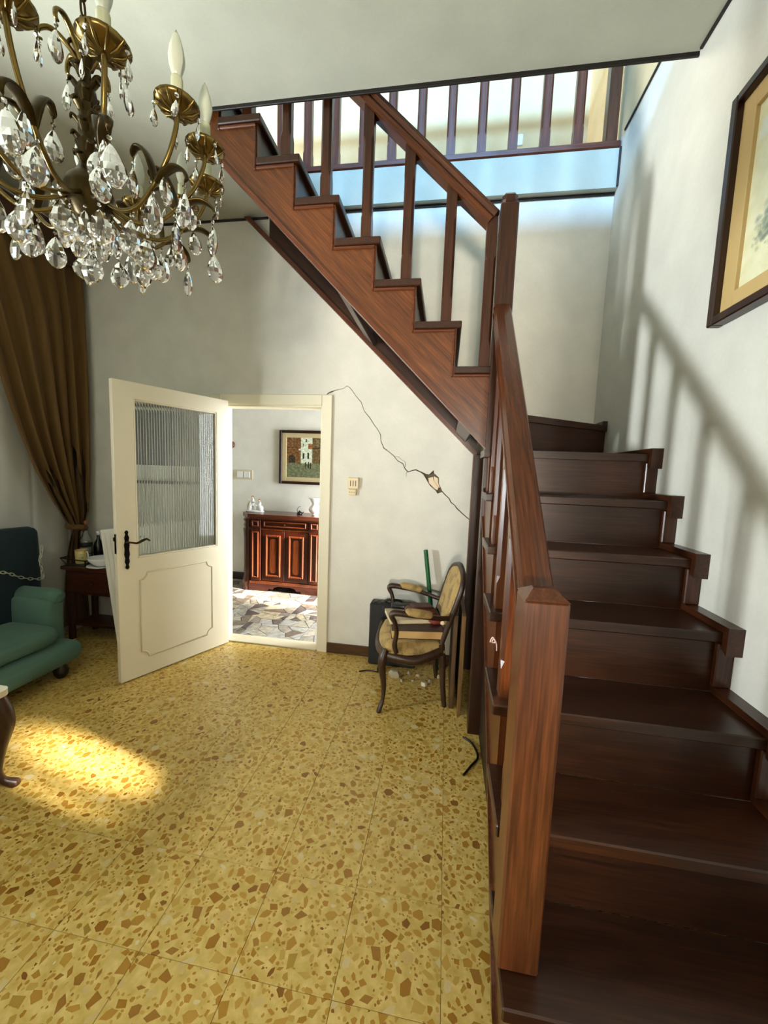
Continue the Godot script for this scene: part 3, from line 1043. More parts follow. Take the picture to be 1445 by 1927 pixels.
# ---------------------------------------------------------------- open door
func open_door():
	var hinge = Vector3(-1.775, 0.0, -2.965)
	var d = Vector3(-0.408, 0, 0.913).normalized()
	var root = thing("interior_door", "cream painted door with a ribbed glass pane standing open into the room", "door", hinge)
	# local x along the leaf from the hinge, local z out of the face that the camera sees
	root.basis = Basis(d, Vector3.UP, d.cross(Vector3.UP))
	# the face seen from the room is towards -z local if d x up points away
	var W = 0.825
	var T = 0.042
	var gx0 = 0.10
	var gx1 = 0.705
	var gy0 = 0.855
	var gy1 = 1.915
	var st = new_st()
	for e in [[0.0, gx0, 0.012, 2.02], [gx1, W, 0.012, 2.02], [gx0, gx1, 0.012, gy0], [gx0, gx1, gy1, 2.02]]:
		box(st, Vector3(e[0], e[2], -T / 2), Vector3(e[1], e[3], T / 2), 0.0)
	obj("leaf", st, M.white_paint, root)
	for s in [-1.0, 1.0]:
		st = new_st()
		for e in [[gx0, gx0 + 0.012, gy0, gy1], [gx1 - 0.012, gx1, gy0, gy1], [gx0 + 0.012, gx1 - 0.012, gy0, gy0 + 0.012], [gx0 + 0.012, gx1 - 0.012, gy1 - 0.012, gy1]]:
			box(st, Vector3(e[0], e[2], s * 0.006), Vector3(e[1], e[3], s * 0.019), 0.003)
		obj("glazing_bead", st, M.white_paint, root)
		# grooved panel with notched corners, and its raised line
		var c = 0.075
		var pts = []
		var x0 = 0.15
		var x1 = 0.69
		var y0 = 0.14
		var y1 = 0.745
		for q in [[x0, y0, 1, 1], [x1, y0, -1, 1], [x1, y1, -1, -1], [x0, y1, 1, -1]]:
			var arc = []
			for k in 7:
				var a = PI / 2 * k / 6.0
				var p = Vector2(q[0] + q[2] * c * 0.62 * cos(a), q[1] + q[3] * c * 0.62 * sin(a))
				arc.append(p)
			var stub = []
			if q[2] * q[3] > 0: arc.reverse()
			pts.append_array(arc)
		var path = []
		for p in pts: path.append(Vector3(p.x, p.y, s * (T / 2 + 0.001)))
		path.append(path[0])
		st = new_st()
		tube(st, path, 0.006, 6, 0.7, Vector3(0, 0, 1))
		obj("panel_moulding", st, M.groove, root)
	# ribbed glass: half-round ribs on the room side
	var prof = []
	var n = 34
	var pw = (gx1 - gx0 - 0.004) / n
	for i in n:
		for k in 8:
			var t = float(k) / 8.0
			prof.append(Vector2(gx0 + 0.002 + pw * (i + t), 0.0012 + 0.0042 * sin(t * PI)))
	prof.append(Vector2(gx1 - 0.002, 0.0012))
	var far = root.basis.z.dot(Vector3(0, 1.5, 0) - hinge) < 0.0
	var sgn = -1.0 if far else 1.0
	st = new_st()
	for i in prof.size() - 1:
		var p = prof[i]
		var q = prof[i + 1]
		var e = q - p
		quad(st, Vector3(p.x, gy0 + 0.002, sgn * p.y), Vector3(q.x, gy0 + 0.002, sgn * q.y), Vector3(q.x, gy1 - 0.002, sgn * q.y), Vector3(p.x, gy1 - 0.002, sgn * p.y), Vector3(0, 0, sgn), -1)
	var zb = -0.003 * sgn
	quad(st, Vector3(gx0 + 0.002, gy0 + 0.002, zb), Vector3(gx1 - 0.002, gy0 + 0.002, zb), Vector3(gx1 - 0.002, gy1 - 0.002, zb), Vector3(gx0 + 0.002, gy1 - 0.002, zb), Vector3(0, 0, -sgn), -1)
	for e in [[gx0 + 0.002, -1.0], [gx1 - 0.002, 1.0]]:
		quad(st, Vector3(e[0], gy0 + 0.002, zb), Vector3(e[0], gy1 - 0.002, zb), Vector3(e[0], gy1 - 0.002, sgn * 0.0012), Vector3(e[0], gy0 + 0.002, sgn * 0.0012), Vector3(e[1], 0, 0), -1)
	for e in [[gy0 + 0.002, -1.0], [gy1 - 0.002, 1.0]]:
		for i in prof.size() - 1:
			quad(st, Vector3(prof[i].x, e[0], zb), Vector3(prof[i + 1].x, e[0], zb), Vector3(prof[i + 1].x, e[0], sgn * prof[i + 1].y), Vector3(prof[i].x, e[0], sgn * prof[i].y), Vector3(0, e[1], 0), -1)
	obj("ribbed_glass", st, M.ribbed, root)
	# iron plate and lever on both faces
	for s in [-1.0, 1.0]:
		var z0 = s * T / 2
		st = new_st()
		var out = []
		var half = [[0.0, 0.004], [0.012, 0.013], [0.03, 0.007], [0.05, 0.015], [0.075, 0.011], [0.10, 0.017], [0.135, 0.013], [0.165, 0.017], [0.19, 0.011], [0.215, 0.015], [0.235, 0.007], [0.25, 0.012], [0.262, 0.004]]
		for h in half: out.append(Vector2(0.768 + h[1], 0.79 + h[0]))
		half.reverse()
		for h in half: out.append(Vector2(0.768 - h[1], 0.79 + h[0]))
		prism(st, out, min(z0, z0 + s * 0.004), max(z0, z0 + s * 0.004))
		var pl = obj("lock_plate", st, M.iron, root)
		st = new_st()
		tube(st, spline([Vector3(0.768, 0.975, z0), Vector3(0.768, 0.975, z0 + s * 0.03), Vector3(0.755, 0.974, z0 + s * 0.046), Vector3(0.725, 0.968, z0 + s * 0.05), Vector3(0.69, 0.982, z0 + s * 0.05), Vector3(0.665, 0.988, z0 + s * 0.05), Vector3(0.645, 0.975, z0 + s * 0.05)], 5), lerps([0.008, 0.008, 0.008, 0.009, 0.011, 0.009, 0.007], 31), 8, 0.8)
		obj("lever_handle", st, M.dark_brass, pl)
	st = new_st()
	box(st, Vector3(W, 0.9, -0.011), Vector3(W + 0.0015, 1.03, 0.011))
	box(st, Vector3(W + 0.0015, 0.985, -0.007), Vector3(W + 0.012, 1.01, 0.007), 0.002)
	obj("latch", st, M.iron, root)

# ---------------------------------------------------------------- pictures
func framed(called, label, w, h, fw, fd, fcol, matw, matcol, art, rough := 0.4):
	var t = thing(called, label, "picture")
	var st = new_st()
	for e in [[-w / 2, -w / 2 + fw, -h / 2, h / 2], [w / 2 - fw, w / 2, -h / 2, h / 2], [-w / 2 + fw, w / 2 - fw, -h / 2, -h / 2 + fw], [-w / 2 + fw, w / 2 - fw, h / 2 - fw, h / 2]]:
		box(st, Vector3(e[0], e[2], 0), Vector3(e[1], e[3], fd), 0.004)
	obj("frame", st, fcol, t)
	st = new_st()
	var a = w / 2 - fw
	var b = h / 2 - fw
	for e in [[-a, -a + matw, -b, b], [a - matw, a, -b, b], [-a + matw, a - matw, -b, -b + matw], [-a + matw, a - matw, b - matw, b]]:
		box(st, Vector3(e[0], e[2], 0.004), Vector3(e[1], e[3], fd * 0.45), 0.0015)
	obj("mount", st, matcol, t)
	st = SurfaceTool.new()
	st.begin(Mesh.PRIMITIVE_TRIANGLES)
	var qx = a - matw
	var qy = b - matw
	var c = [[-qx, -qy, 0, 1], [qx, -qy, 1, 1], [qx, qy, 1, 0], [-qx, qy, 0, 0]]
	for k in [0, 2, 1, 0, 3, 2]:
		st.set_smooth_group(-1)
		st.set_uv(Vector2(c[k][2], c[k][3]))
		st.add_vertex(Vector3(c[k][0], c[k][1], 0.006))
	var m = plain(Color.WHITE, rough)
	m.albedo_texture = tex(art)
	obj("artwork", st, m, t)
	return t

func picture_right():
	# pale print of a grey-blue branch
	var im = Image.create(256, 384, false, Image.FORMAT_RGB8)
	var nz = noise_img(256, 0.02, 3, 44)
	for y in 384:
		for x in 256:
			var v = nz.get_pixel(x, y % 256).r - 0.5
			im.set_pixel(x, y, Color(0.86 + v * 0.06, 0.84 + v * 0.06, 0.69 + v * 0.1))
	rng.seed = 8
	for y in range(40, 150):
		for x in range(10, 200):
			var v = nz.get_pixel(x, y).r
			if y < 80: im.set_pixel(x, y, im.get_pixel(x, y).lerp(Color(0.83, 0.85, 0.84), 0.7))
	for i in 900:
		var t = rng.randf()
		var c = Vector2(lerp(60.0, 185.0, t) + rng.randfn() * 16.0, lerp(285.0, 90.0, pow(t, 0.9)) + rng.randfn() * 20.0)
		blot(im, c, rng.randf_range(2, 10), Color(0.38, 0.46, 0.47).lerp(Color(0.52, 0.54, 0.44), rng.randf()), rng.randf_range(0.12, 0.45))
	for i in 60:
		var c = Vector2(60 + rng.randfn() * 18.0, 285 + rng.randfn() * 14.0)
		blot(im, c, rng.randf_range(3, 9), Color(0.42, 0.46, 0.38), 0.3)
	var t = framed("framed_print", "framed pale botanical print in a dark wooden frame high on the right wall", 0.62, 0.80, 0.032, 0.045, wood(Color(0.24, 0.12, 0.09), 1, 0.3), 0.065, plain(Color(0.74, 0.62, 0.40), 0.7), im, 0.3)
	t.position = Vector3(XR, 2.50, -1.44)
	t.rotation.y = -PI / 2

func blot(im, c, r, col, a):
	for y in range(max(0, int(c.y - r)), min(im.get_height(), int(c.y + r) + 1)):
		for x in range(max(0, int(c.x - r)), min(im.get_width(), int(c.x + r) + 1)):
			var d = Vector2(x - c.x, y - c.y).length() / r
			if d < 1.0: im.set_pixel(x, y, im.get_pixel(x, y).lerp(col, a * (1.0 - d * d)))

func brect(im, x0, y0, x1, y1, col, a, nz):
	for y in range(max(0, y0), min(im.get_height(), y1)):
		for x in range(max(0, x0), min(im.get_width(), x1)):
			var v = nz.get_pixel(x % 256, y % 256).r - 0.5
			im.set_pixel(x, y, im.get_pixel(x, y).lerp(Color(col.r * 0.93 + v * 0.3, col.g * 1.02 + v * 0.28, col.b * 1.12 + v * 0.22), a))

func hall_painting():
	var im = Image.create(256, 256, false, Image.FORMAT_RGB8)
	var nz = noise_img(256, 0.06, 4, 61)
	brect(im, 0, 0, 256, 256, Color(0.46, 0.34, 0.19), 1.0, nz)
	brect(im, 0, 0, 78, 165, Color(0.47, 0.30, 0.15), 1.0, nz)
	brect(im, 30, 0, 34, 60, Color(0.6, 0.52, 0.36), 0.6, nz)
	brect(im, 0, 60, 60, 66, Color(0.25, 0.16, 0.08), 0.7, nz)
	brect(im, 140, 0, 256, 160, Color(0.42, 0.31, 0.17), 1.0, nz)
	brect(im, 140, 62, 256, 68, Color(0.22, 0.15, 0.08), 0.8, nz)
	brect(im, 160, 10, 175, 50, Color(0.58, 0.5, 0.36), 0.5, nz)
	brect(im, 78, 0, 140, 170, Color(0.83, 0.79, 0.64), 1.0, nz)
	brect(im, 66, 72, 140, 82, Color(0.85, 0.8, 0.66), 1.0, nz)
	brect(im, 118, 38, 140, 72, Color(0.62, 0.38, 0.2), 1.0, nz)
	brect(im, 104, 8, 110, 28, Color(0.2, 0.17, 0.1), 0.9, nz)
	brect(im, 88, 38, 93, 56, Color(0.25, 0.2, 0.12), 0.9, nz)
	for e in [[88, 100, 97, 135], [114, 95, 123, 135]]: brect(im, e[0], e[1], e[2], e[3], Color(0.17, 0.14, 0.1), 0.95, nz)
	for e in [[30, 130, 18], [192, 135, 13]]:
		for y in range(-e[2], 34):
			var hw = e[2] if y > 0 else int(sqrt(max(0.0, float(e[2] * e[2] - y * y))))
			brect(im, e[0] - hw, e[1] + y, e[0] + hw, e[1] + y + 1, Color(0.2, 0.17, 0.12), 0.85, nz)
	brect(im, 0, 165, 256, 256, Color(0.44, 0.43, 0.29), 1.0, nz)
	rng.seed = 4
	for i in 200: blot(im, Vector2(rng.randf() * 256, 168 + rng.randf() * 88), rng.randf_range(4, 14), Color(0.55, 0.52, 0.38) if i % 2 else Color(0.36, 0.37, 0.27), 0.3)
	for e in [[104, 162], [120, 160], [132, 164]]:
		brect(im, e[0] - 3, e[1], e[0] + 3, e[1] + 36, Color(0.16, 0.14, 0.1), 0.85, nz)
		blot(im, Vector2(e[0], e[1] - 2), 5, Color(0.2, 0.15, 0.1), 0.9)
	var t = framed("oil_painting", "framed oil painting of old houses and small figures above the carved sideboard", 0.80, 0.675, 0.034, 0.035, wood(Color(0.25, 0.14, 0.08), 0, 0.35), 0.055, plain(Color(0.72, 0.66, 0.50), 0.8), im)
	t.position = Vector3(-2.11 + 0.40, 1.643, -4.76)

# ---------------------------------------------------------------- chandelier
func drop_mesh(w, l, beads):
	# flat faceted almond on a pin, with faceted beads above; hangs from the origin
	var st = new_st()
	var y = -0.006
	for k in beads:
		lathe(st, [Vector2(0, y), Vector2(0.0045, y - 0.003), Vector2(0.0045, y - 0.007), Vector2(0, y - 0.010)], 6, Transform3D(), -1)
		y -= 0.014
	var prof = []
	for q in [[0.0, 0.0], [0.30, 0.10], [0.66, 0.28], [0.95, 0.50], [1.0, 0.66], [0.80, 0.84], [0.42, 0.96], [0.0, 1.0]]:
		prof.append(Vector2(q[0] * w / 2, y - q[1] * l))
	lathe(st, prof, 10, Transform3D(), -1, 0.52)
	st.generate_normals()
	var me = st.commit()
	me.surface_set_material(0, M.crystal)
	st = new_st()
	tube(st, [Vector3(0, 0.002, 0), Vector3(0, -0.008 - 0.0, 0)], 0.0012, 5)
	for k in beads: tube(st, [Vector3(0, -0.016 - 0.014 * k, 0), Vector3(0, -0.0205 - 0.014 * k, 0)], 0.0012, 5)
	st.generate_normals()
	st.commit(me)
	me.surface_set_material(1, M.dark_brass)
	return me

func chandelier():
	var C = Vector3(-0.914, 0.0, -0.914)
	var root = thing("chandelier", "brass chandelier with candle bulbs and hanging crystal drops below the ceiling", "chandelier", Vector3(C.x, 2.0, C.z))
	var b = -2.0
	# chain up to the ceiling rose
	var link = new_st()
	var lp = []
	for k in 13:
		var a = TAU * k / 12
		lp.append(Vector3(cos(a) * 0.009, sin(a) * 0.021, 0))
	tube(link, lp, 0.0028, 6)
	var lm = mesh_of(link)
	for k in 22:
		var o = obj("chain_link", lm, M.dark_brass, root, Vector3(0, 2.535 + 0.036 * k + b, 0))
		o.rotation.y = (k % 2) * PI / 2 + 0.3
	var st = new_st()
	lathe(st, [Vector2(0, 3.33), Vector2(0.02, 3.33), Vector2(0.05, 3.36), Vector2(0.06, 3.398), Vector2(0, 3.399)].map(func(p): return p + Vector2(0, b)), 20)
	obj("ceiling_rose", st, M.brass, root)
	# turned column, hub bowl and finial
	st = new_st()
	lathe(st, [Vector2(0, 2.52), Vector2(0.006, 2.515), Vector2(0.012, 2.505), Vector2(0.008, 2.49), Vector2(0.016, 2.475), Vector2(0.012, 2.455), Vector2(0.011, 2.41), Vector2(0.021, 2.395), Vector2(0.023, 2.38), Vector2(0.013, 2.365), Vector2(0.017, 2.33), Vector2(0.019, 2.30), Vector2(0.014, 2.285), Vector2(0.026, 2.27), Vector2(0.017, 2.25), Vector2(0.02, 2.22), Vector2(0.03, 2.20), Vector2(0.046, 2.185), Vector2(0.052, 2.165), Vector2(0.046, 2.135), Vector2(0.03, 2.105), Vector2(0.014, 2.09), Vector2(0.018, 2.075), Vector2(0.0, 2.06)].map(func(p): return p + Vector2(0, b)), 18)
	obj("column", st, M.dark_brass, root)
	# acanthus scales along the column
	for k in 30:
		var a = k * 2.4
		var y = 2.20 + 0.0092 * k
		st = new_st()
		tube(st, spline([Vector3(0.012, y, 0), Vector3(0.021, y + 0.014, 0), Vector3(0.03, y + 0.02, 0), Vector3(0.034, y + 0.012, 0)].map(func(p): return p + Vector3(0, b, 0)), 3), lerps([0.008, 0.012, 0.010, 0.003], 10), 6, 0.45)
		var o = obj("leaf_scale", st, M.dark_brass, root)
		o.rotation.y = a
	# crown scrolls at the head of the column
	var crown = new_st()
	tube(crown, spline([Vector3(0.008, 2.44, 0), Vector3(0.03, 2.475, 0), Vector3(0.06, 2.495, 0), Vector3(0.082, 2.485, 0), Vector3(0.086, 2.468, 0), Vector3(0.078, 2.463, 0)].map(func(p): return p + Vector3(0, b, 0)), 4), lerps([0.007, 0.008, 0.007, 0.006, 0.005, 0.003], 21), 7, 0.7)
	var cm = mesh_of(crown)
	var small = drop_mesh(0.016, 0.038, 1)
	var mid = drop_mesh(0.036, 0.064, 1)
	var big = drop_mesh(0.046, 0.080, 1)
	var wide = drop_mesh(0.052, 0.072, 2)
	rng.seed = 31
	var hang = func(me, p: Vector3):
		var o = obj("crystal_drop", me, null, root, p)
		o.rotation = Vector3(rng.randf_range(-0.12, 0.12), rng.randf() * TAU, rng.randf_range(-0.12, 0.12))
	for k in 6:
		var a = TAU * k / 6 + 0.35
		var o = obj("crown_scroll", cm, M.brass, root)
		o.rotation.y = -a
		hang.call(mid if k % 2 else small, Vector3(cos(a) * 0.084, 2.463 + b, sin(a) * 0.084))
	# meshes shared by the twelve arms
	var arm_pts = spline([Vector3(0.03, 2.15, 0), Vector3(0.06, 2.128, 0), Vector3(0.10, 2.108, 0), Vector3(0.15, 2.108, 0), Vector3(0.20, 2.145, 0), Vector3(0.245, 2.20, 0), Vector3(0.268, 2.25, 0), Vector3(0.275, 2.285, 0)].map(func(p): return p + Vector3(0, b, 0)), 4)
	st = new_st()
	tube(st, arm_pts, 0.0052, 8)
	var armm = mesh_of(st)
	st = new_st()
	# leaf pair growing from the arm, one curling in and up, one curling out and down
	tube(st, spline([Vector3(0.205, 2.15, 0), Vector3(0.198, 2.19, 0), Vector3(0.18, 2.225, 0), Vector3(0.155, 2.24, 0), Vector3(0.14, 2.228, 0), Vector3(0.143, 2.217, 0)].map(func(p): return p + Vector3(0, b, 0)), 4), lerps([0.006, 0.013, 0.013, 0.010, 0.007, 0.002], 21), 8, 0.4, Vector3(0, 1, 0.001))
	tube(st, spline([Vector3(0.21, 2.152, 0), Vector3(0.232, 2.168, 0), Vector3(0.262, 2.176, 0), Vector3(0.288, 2.166, 0), Vector3(0.298, 2.148, 0), Vector3(0.292, 2.139, 0)].map(func(p): return p + Vector3(0, b, 0)), 4), lerps([0.006, 0.013, 0.013, 0.010, 0.007, 0.002], 21), 8, 0.4, Vector3(0, 1, 0.001))
	var leafm = mesh_of(st)
	st = new_st()
	var bob = []
	lathe(st, [Vector2(0.0, 2.283), Vector2(0.012, 2.284), Vector2(0.03, 2.289), Vector2(0.043, 2.298), Vector2(0.047, 2.304), Vector2(0.045, 2.306), Vector2(0.03, 2.296), Vector2(0.0, 2.292)].map(func(p): return p + Vector2(0, b)), 20)
	for k in 10:
		var a = TAU * k / 10
		tube(st, [Vector3(cos(a) * 0.014, 2.2845 + b, sin(a) * 0.014), Vector3(cos(a) * 0.03, 2.2885 + b, sin(a) * 0.03), Vector3(cos(a) * 0.046, 2.302 + b, sin(a) * 0.046)], [0.002, 0.004, 0.002], 6)
	var bobm = mesh_of(st)
	st = new_st()
	lathe(st, [Vector2(0, 2.292), Vector2(0.0125, 2.292), Vector2(0.0125, 2.355), Vector2(0.0115, 2.358), Vector2(0, 2.358)].map(func(p): return p + Vector2(0, b)), 14)
	var slm = mesh_of(st)
	st = new_st()
	lathe(st, [Vector2(0.0, 2.357), Vector2(0.009, 2.358), Vector2(0.011, 2.366), Vector2(0.0165, 2.385), Vector2(0.0175, 2.398), Vector2(0.014, 2.42), Vector2(0.007, 2.442), Vector2(0.0, 2.455)].map(func(p): return p + Vector2(0, b)), 14)
	var bum = mesh_of(st)
	for k in 12:
		var a = deg_to_rad(8.0 + 30.5 * k)
		var o = Node3D.new()
		o.name = "arm"
		root.add_child(o, true)
		o.rotation.y = -a
		var ar = obj("branch", armm, M.brass, o)
		obj("leaf_pair", leafm, M.dark_brass, o)
		for q in [["drip_pan", bobm, M.brass], ["candle_sleeve", slm, M.sleeve], ["bulb", bum, M.bulb]]:
			obj(q[0], q[1], q[2], o, Vector3(0.275, 0, 0))
			o.get_child(-1).position = Vector3(0.275, 0, 0)
		var dir = Vector3(cos(a), 0, sin(a))
		var c = dir * 0.275
		for j in 4:
			var f = a + TAU * (j + 0.5) / 4
			hang.call(small, c + Vector3(cos(f) * 0.045, 2.300 + b, sin(f) * 0.045))
		hang.call(big, dir * 0.292 + Vector3(0, 2.14 + b, 0))
		hang.call(wide if k % 2 else mid, dir * 0.143 + Vector3(0, 2.217 + b, 0))
		hang.call(big, dir * 0.20 + Vector3(0, 2.143 + b, 0))
		hang.call(wide if k % 3 else big, dir * 0.135 + Vector3(0, 2.102 + b, 0))
		hang.call(mid, dir * 0.235 + Vector3(0, 2.182 + b, 0))
	for k in 8:
		var a = TAU * k / 8 + 0.2
		hang.call(big, Vector3(cos(a) * 0.045, 2.118 + b, sin(a) * 0.045))
	hang.call(wide, Vector3(0, 2.06 + b, 0))

# ---------------------------------------------------------------- curtains
func curtains():
	var p = thing("pelmet", "brown box pelmet along the top of the window curtain on the left wall", "pelmet", Vector3(XL, 0, -2.2))
	var m = wood(Color(0.36, 0.22, 0.12), 2, 0.5)
	var st = new_st()
	box(st, Vector3(0.20, 3.01, -0.77), Vector3(0.225, 3.26, 0.9), 0.004)
	box(st, Vector3(0.002, 3.01, -0.77), Vector3(0.20, 3.26, -0.745), 0.004)
	box(st, Vector3(0.002, 3.235, -0.745), Vector3(0.20, 3.26, 0.9), 0.004)
	box(st, Vector3(0.225, 3.01, -0.775), Vector3(0.24, 3.035, 0.9), 0.003)
	obj("board", st, m, p)
	# the gathered drape
	var cm = plain(Color(0.37, 0.265, 0.105), 0.9)
	cm.cull_mode = BaseMaterial3D.CULL_DISABLED
	cm.rim_enabled = true
	cm.rim = 0.3
	cm.backlight_enabled = true
	cm.backlight = Color(0.10, 0.06, 0.02)
	var d = thing("curtain", "brown ochre drape swept back and tied low beside the window", "curtain", Vector3(-3.06, 0, -2.2))
	st = new_st()
	var nu = 72
	var nv = 60
	# inner edge and outer edge z by height
	var inner = [[3.05, -1.95], [2.6, -2.17], [2.2, -2.28], [2.0, -2.325], [1.7, -2.40], [1.43, -2.485], [1.2, -2.59], [1.0, -2.70], [0.93, -2.765], [0.8, -2.76], [0.5, -2.72], [0.1, -2.70]]
	var outer = [[3.05, -2.95], [2.0, -2.945], [1.4, -2.94], [1.07, -2.925], [0.93, -2.87], [0.8, -2.90], [0.5, -2.94], [0.1, -2.95]]
	var at = func(t, y):
		for i in t.size() - 1:
			if y <= t[i][0] and y >= t[i + 1][0]:
				var f = (t[i][0] - y) / (t[i][0] - t[i + 1][0])
				return lerp(float(t[i][1]), float(t[i + 1][1]), f)
		return t[-1][1]
	var g = []
	for j in nv + 1:
		var y = lerp(3.05, 0.1, float(j) / nv)
		var row = []
		var z0 = at.call(inner, y)
		var z1 = at.call(outer, y)
		var amp = lerp(0.022, 0.05, smoothstep(3.0, 1.2, y)) if y > 0.93 else 0.045
		for i in nu + 1:
			var s = float(i) / nu
			var z = lerp(z0, z1, pow(s, 0.92))
			var fold = sin(s * TAU * 6.3 + 0.7 * sin(s * 9.0)) + 0.35 * sin(s * TAU * 11.0 + 1.3 + y * 0.5)
			row.append(Vector3(fold * amp * 0.8 * (1.0 if y > 0.93 else 0.45) + 0.02 * sin(y * 2.0 + s * 3.0) - 0.05 * smoothstep(1.0, 0.72, y), y, z + 2.2 + 0.012 * sin(s * 40.0)))
		g.append(row)
	for j in nv:
		for i in nu: quad(st, g[j][i], g[j][i + 1], g[j + 1][i + 1], g[j + 1][i], Vector3(1, 0, 0), 1)
	obj("drape", st, cm, d)
	st = new_st()
	var tp = []
	for k in 17:
		var a = TAU * k / 16
		tp.append(Vector3(cos(a) * 0.058 + 0.005, 0.94 + 0.02 * sin(a), sin(a) * 0.07 - 0.615))
	tube(st, tp, 0.014, 8, 1.6)
	obj("tie_back", st, cm, d)
	# sheer behind it
	var sm = plain(Color(0.72, 0.71, 0.66), 0.95)
	sm.cull_mode = BaseMaterial3D.CULL_DISABLED
	sm.backlight_enabled = true
	sm.backlight = Color(0.3, 0.3, 0.28)
	st = new_st()
	g = []
	for j in 13:
		var y = lerp(3.05, 0.04, j / 12.0)
		var row = []
		for i in 181:
			var s = i / 180.0
			var zz = lerp(-2.97, -1.35, s)
			var f = zz * 11.0
			var crease = pow(abs(sin(f)), 0.35)
			row.append(Vector3(0.018 * crease + 0.004 * sin(zz * 31.0) + 0.003 * sin(y * 3.0 + zz * 9.0), y, zz + 2.2))
		g.append(row)
	for j in 12:
		for i in 180: quad(st, g[j][i], g[j][i + 1], g[j + 1][i + 1], g[j + 1][i], Vector3(1, 0, 0), 1)
	var sh = obj("sheer_curtain", st, sm, self, Vector3(-3.188, 0, -2.2))
	tag(sh, "greyish white sheer curtain hanging in straight folds behind the brown drape", "curtain")

# ---------------------------------------------------------------- furniture on the left
func cloth(c: Color, spots := 0.0):
	var m = plain(c, 0.95)
	m.rim_enabled = true
	m.rim = 0.5
	m.rim_tint = 0.6
	if spots > 0.0:
		var a = noise_img(256, 0.018, 4, 71)
		var b = noise_img(256, 0.2, 2, 72)
		var im = Image.create(256, 256, false, Image.FORMAT_RGB8)
		for y in 256:
			for x in 256:
				var v = 1.0 - spots * smoothstep(0.5, 0.75, a.get_pixel(x, y).r) - 0.18 * (b.get_pixel(x, y).r - 0.3)
				im.set_pixel(x, y, Color(v, v * 0.985, v * 0.95))
		m.albedo_texture = tex(im)
		m.uv1_triplanar = true
		m.uv1_scale = Vector3(2.4, 2.4, 2.4)
	return m

func teal_armchair():
	var t = thing("armchair", "teal upholstered armchair with a rolled arm and a dark high back by the curtain", "armchair", Vector3(-2.72, 0, -1.95))
	var fab = cloth(Color(0.30, 0.42, 0.36))
	var dark = cloth(Color(0.055, 0.13, 0.155))
	var O = Vector3(2.72, 0, 1.95)
	var st = new_st()
	rbox(st, Vector3(-3.09, 0.25, -2.455) + O, Vector3(-2.97, 1.0, -1.45) + O, 0.055, 14, 0.01)
	obj("backrest", st, dark, t)
	for zz in [[-2.34, -2.215], [-1.685, -1.56]]:
		st = new_st()
		rbox(st, Vector3(-2.99, 0.12, zz[0]) + O, Vector3(-2.665, 0.53, zz[1]) + O, 0.03, 8, 0.006)
		obj("arm", st, fab, t)
		st = new_st()
		var zc = (zz[0] + zz[1]) / 2.0 + (-0.02 if zz[0] < -2 else 0.02)
		tube(st, [Vector3(-2.99, 0.525, zc) + O, Vector3(-2.98, 0.528, zc) + O, Vector3(-2.84, 0.53, zc) + O, Vector3(-2.72, 0.53, zc) + O, Vector3(-2.67, 0.528, zc) + O, Vector3(-2.655, 0.526, zc) + O], [0.05, 0.06, 0.06, 0.062, 0.055, 0.03], 18)
		obj("arm_roll", st, fab, t.get_child(-1))
	st = new_st()
	rbox(st, Vector3(-2.98, 0.235, -2.225) + O, Vector3(-2.575, 0.365, -1.675) + O, 0.05, 12, 0.022)
	obj("seat_cushion", st, fab, t)
	st = new_st()
	rbox(st, Vector3(-3.05, 0.09, -2.335) + O, Vector3(-2.50, 0.235, -1.565) + O, 0.06, 12, 0.012)
	obj("seat_base", st, fab, t)
	st = new_st()
	for q in [[-2.56, -2.20], [-2.56, -1.70], [-2.92, -2.25], [-2.92, -1.65]]:
		st = new_st()
		lathe(st, [Vector2(0.0, 0.0), Vector2(0.025, 0.002), Vector2(0.042, 0.03), Vector2(0.045, 0.055), Vector2(0.03, 0.085), Vector2(0.03, 0.11), Vector2(0, 0.11)], 16)
		obj("foot", st, wood(Color(0.14, 0.085, 0.05), 1), t, Vector3(q[0], 0, q[1]) + O)
	# metal chain lying over the back
	var ch = thing("metal_chain", "pale metal chain draped across the dark back of the teal armchair", "chain", Vector3(-2.95, 0.7, -2.27))
	var pts = spline([Vector3(0.012, 0.02, 0.40), Vector3(0.012, 0.045, 0.22), Vector3(0.012, 0.02, 0.10), Vector3(0.014, -0.04, 0.0), Vector3(0.012, -0.075, -0.09), Vector3(0.014, -0.08, -0.15), Vector3(0.012, -0.02, -0.148), Vector3(0.012, 0.06, -0.138), Vector3(0.012, 0.10, -0.150), Vector3(0.008, 0.145, -0.158)], 12)
	var link = new_st()
	var lp = []
	for k in 13:
		var a = TAU * k / 12
		lp.append(Vector3(cos(a) * 0.009, 0, sin(a) * 0.019))
	tube(link, lp, 0.0032, 6, 1.0, Vector3(0, 1, 0))
	var lm = mesh_of(link)
	var acc = 0.0
	var n = 0
	var cmat = plain(Color(0.74, 0.74, 0.66), 0.4, 0.6)
	for i in pts.size() - 1:
		acc += pts[i].distance_to(pts[i + 1])
		if acc > 0.029:
			acc = 0.0
			var d = (pts[i + 1] - pts[i]).normalized()
			var o = obj("chain_link", lm, cmat, ch)
			var side = Vector3(1, 0, 0) if n % 2 else d.cross(Vector3(1, 0, 0)).normalized()
			side = (side - d * side.dot(d)).normalized()
			o.transform = Transform3D(Basis(side, d.cross(side), d), pts[i] - Vector3(0.002 if n % 2 else 0.0, 0, 0))
			n += 1

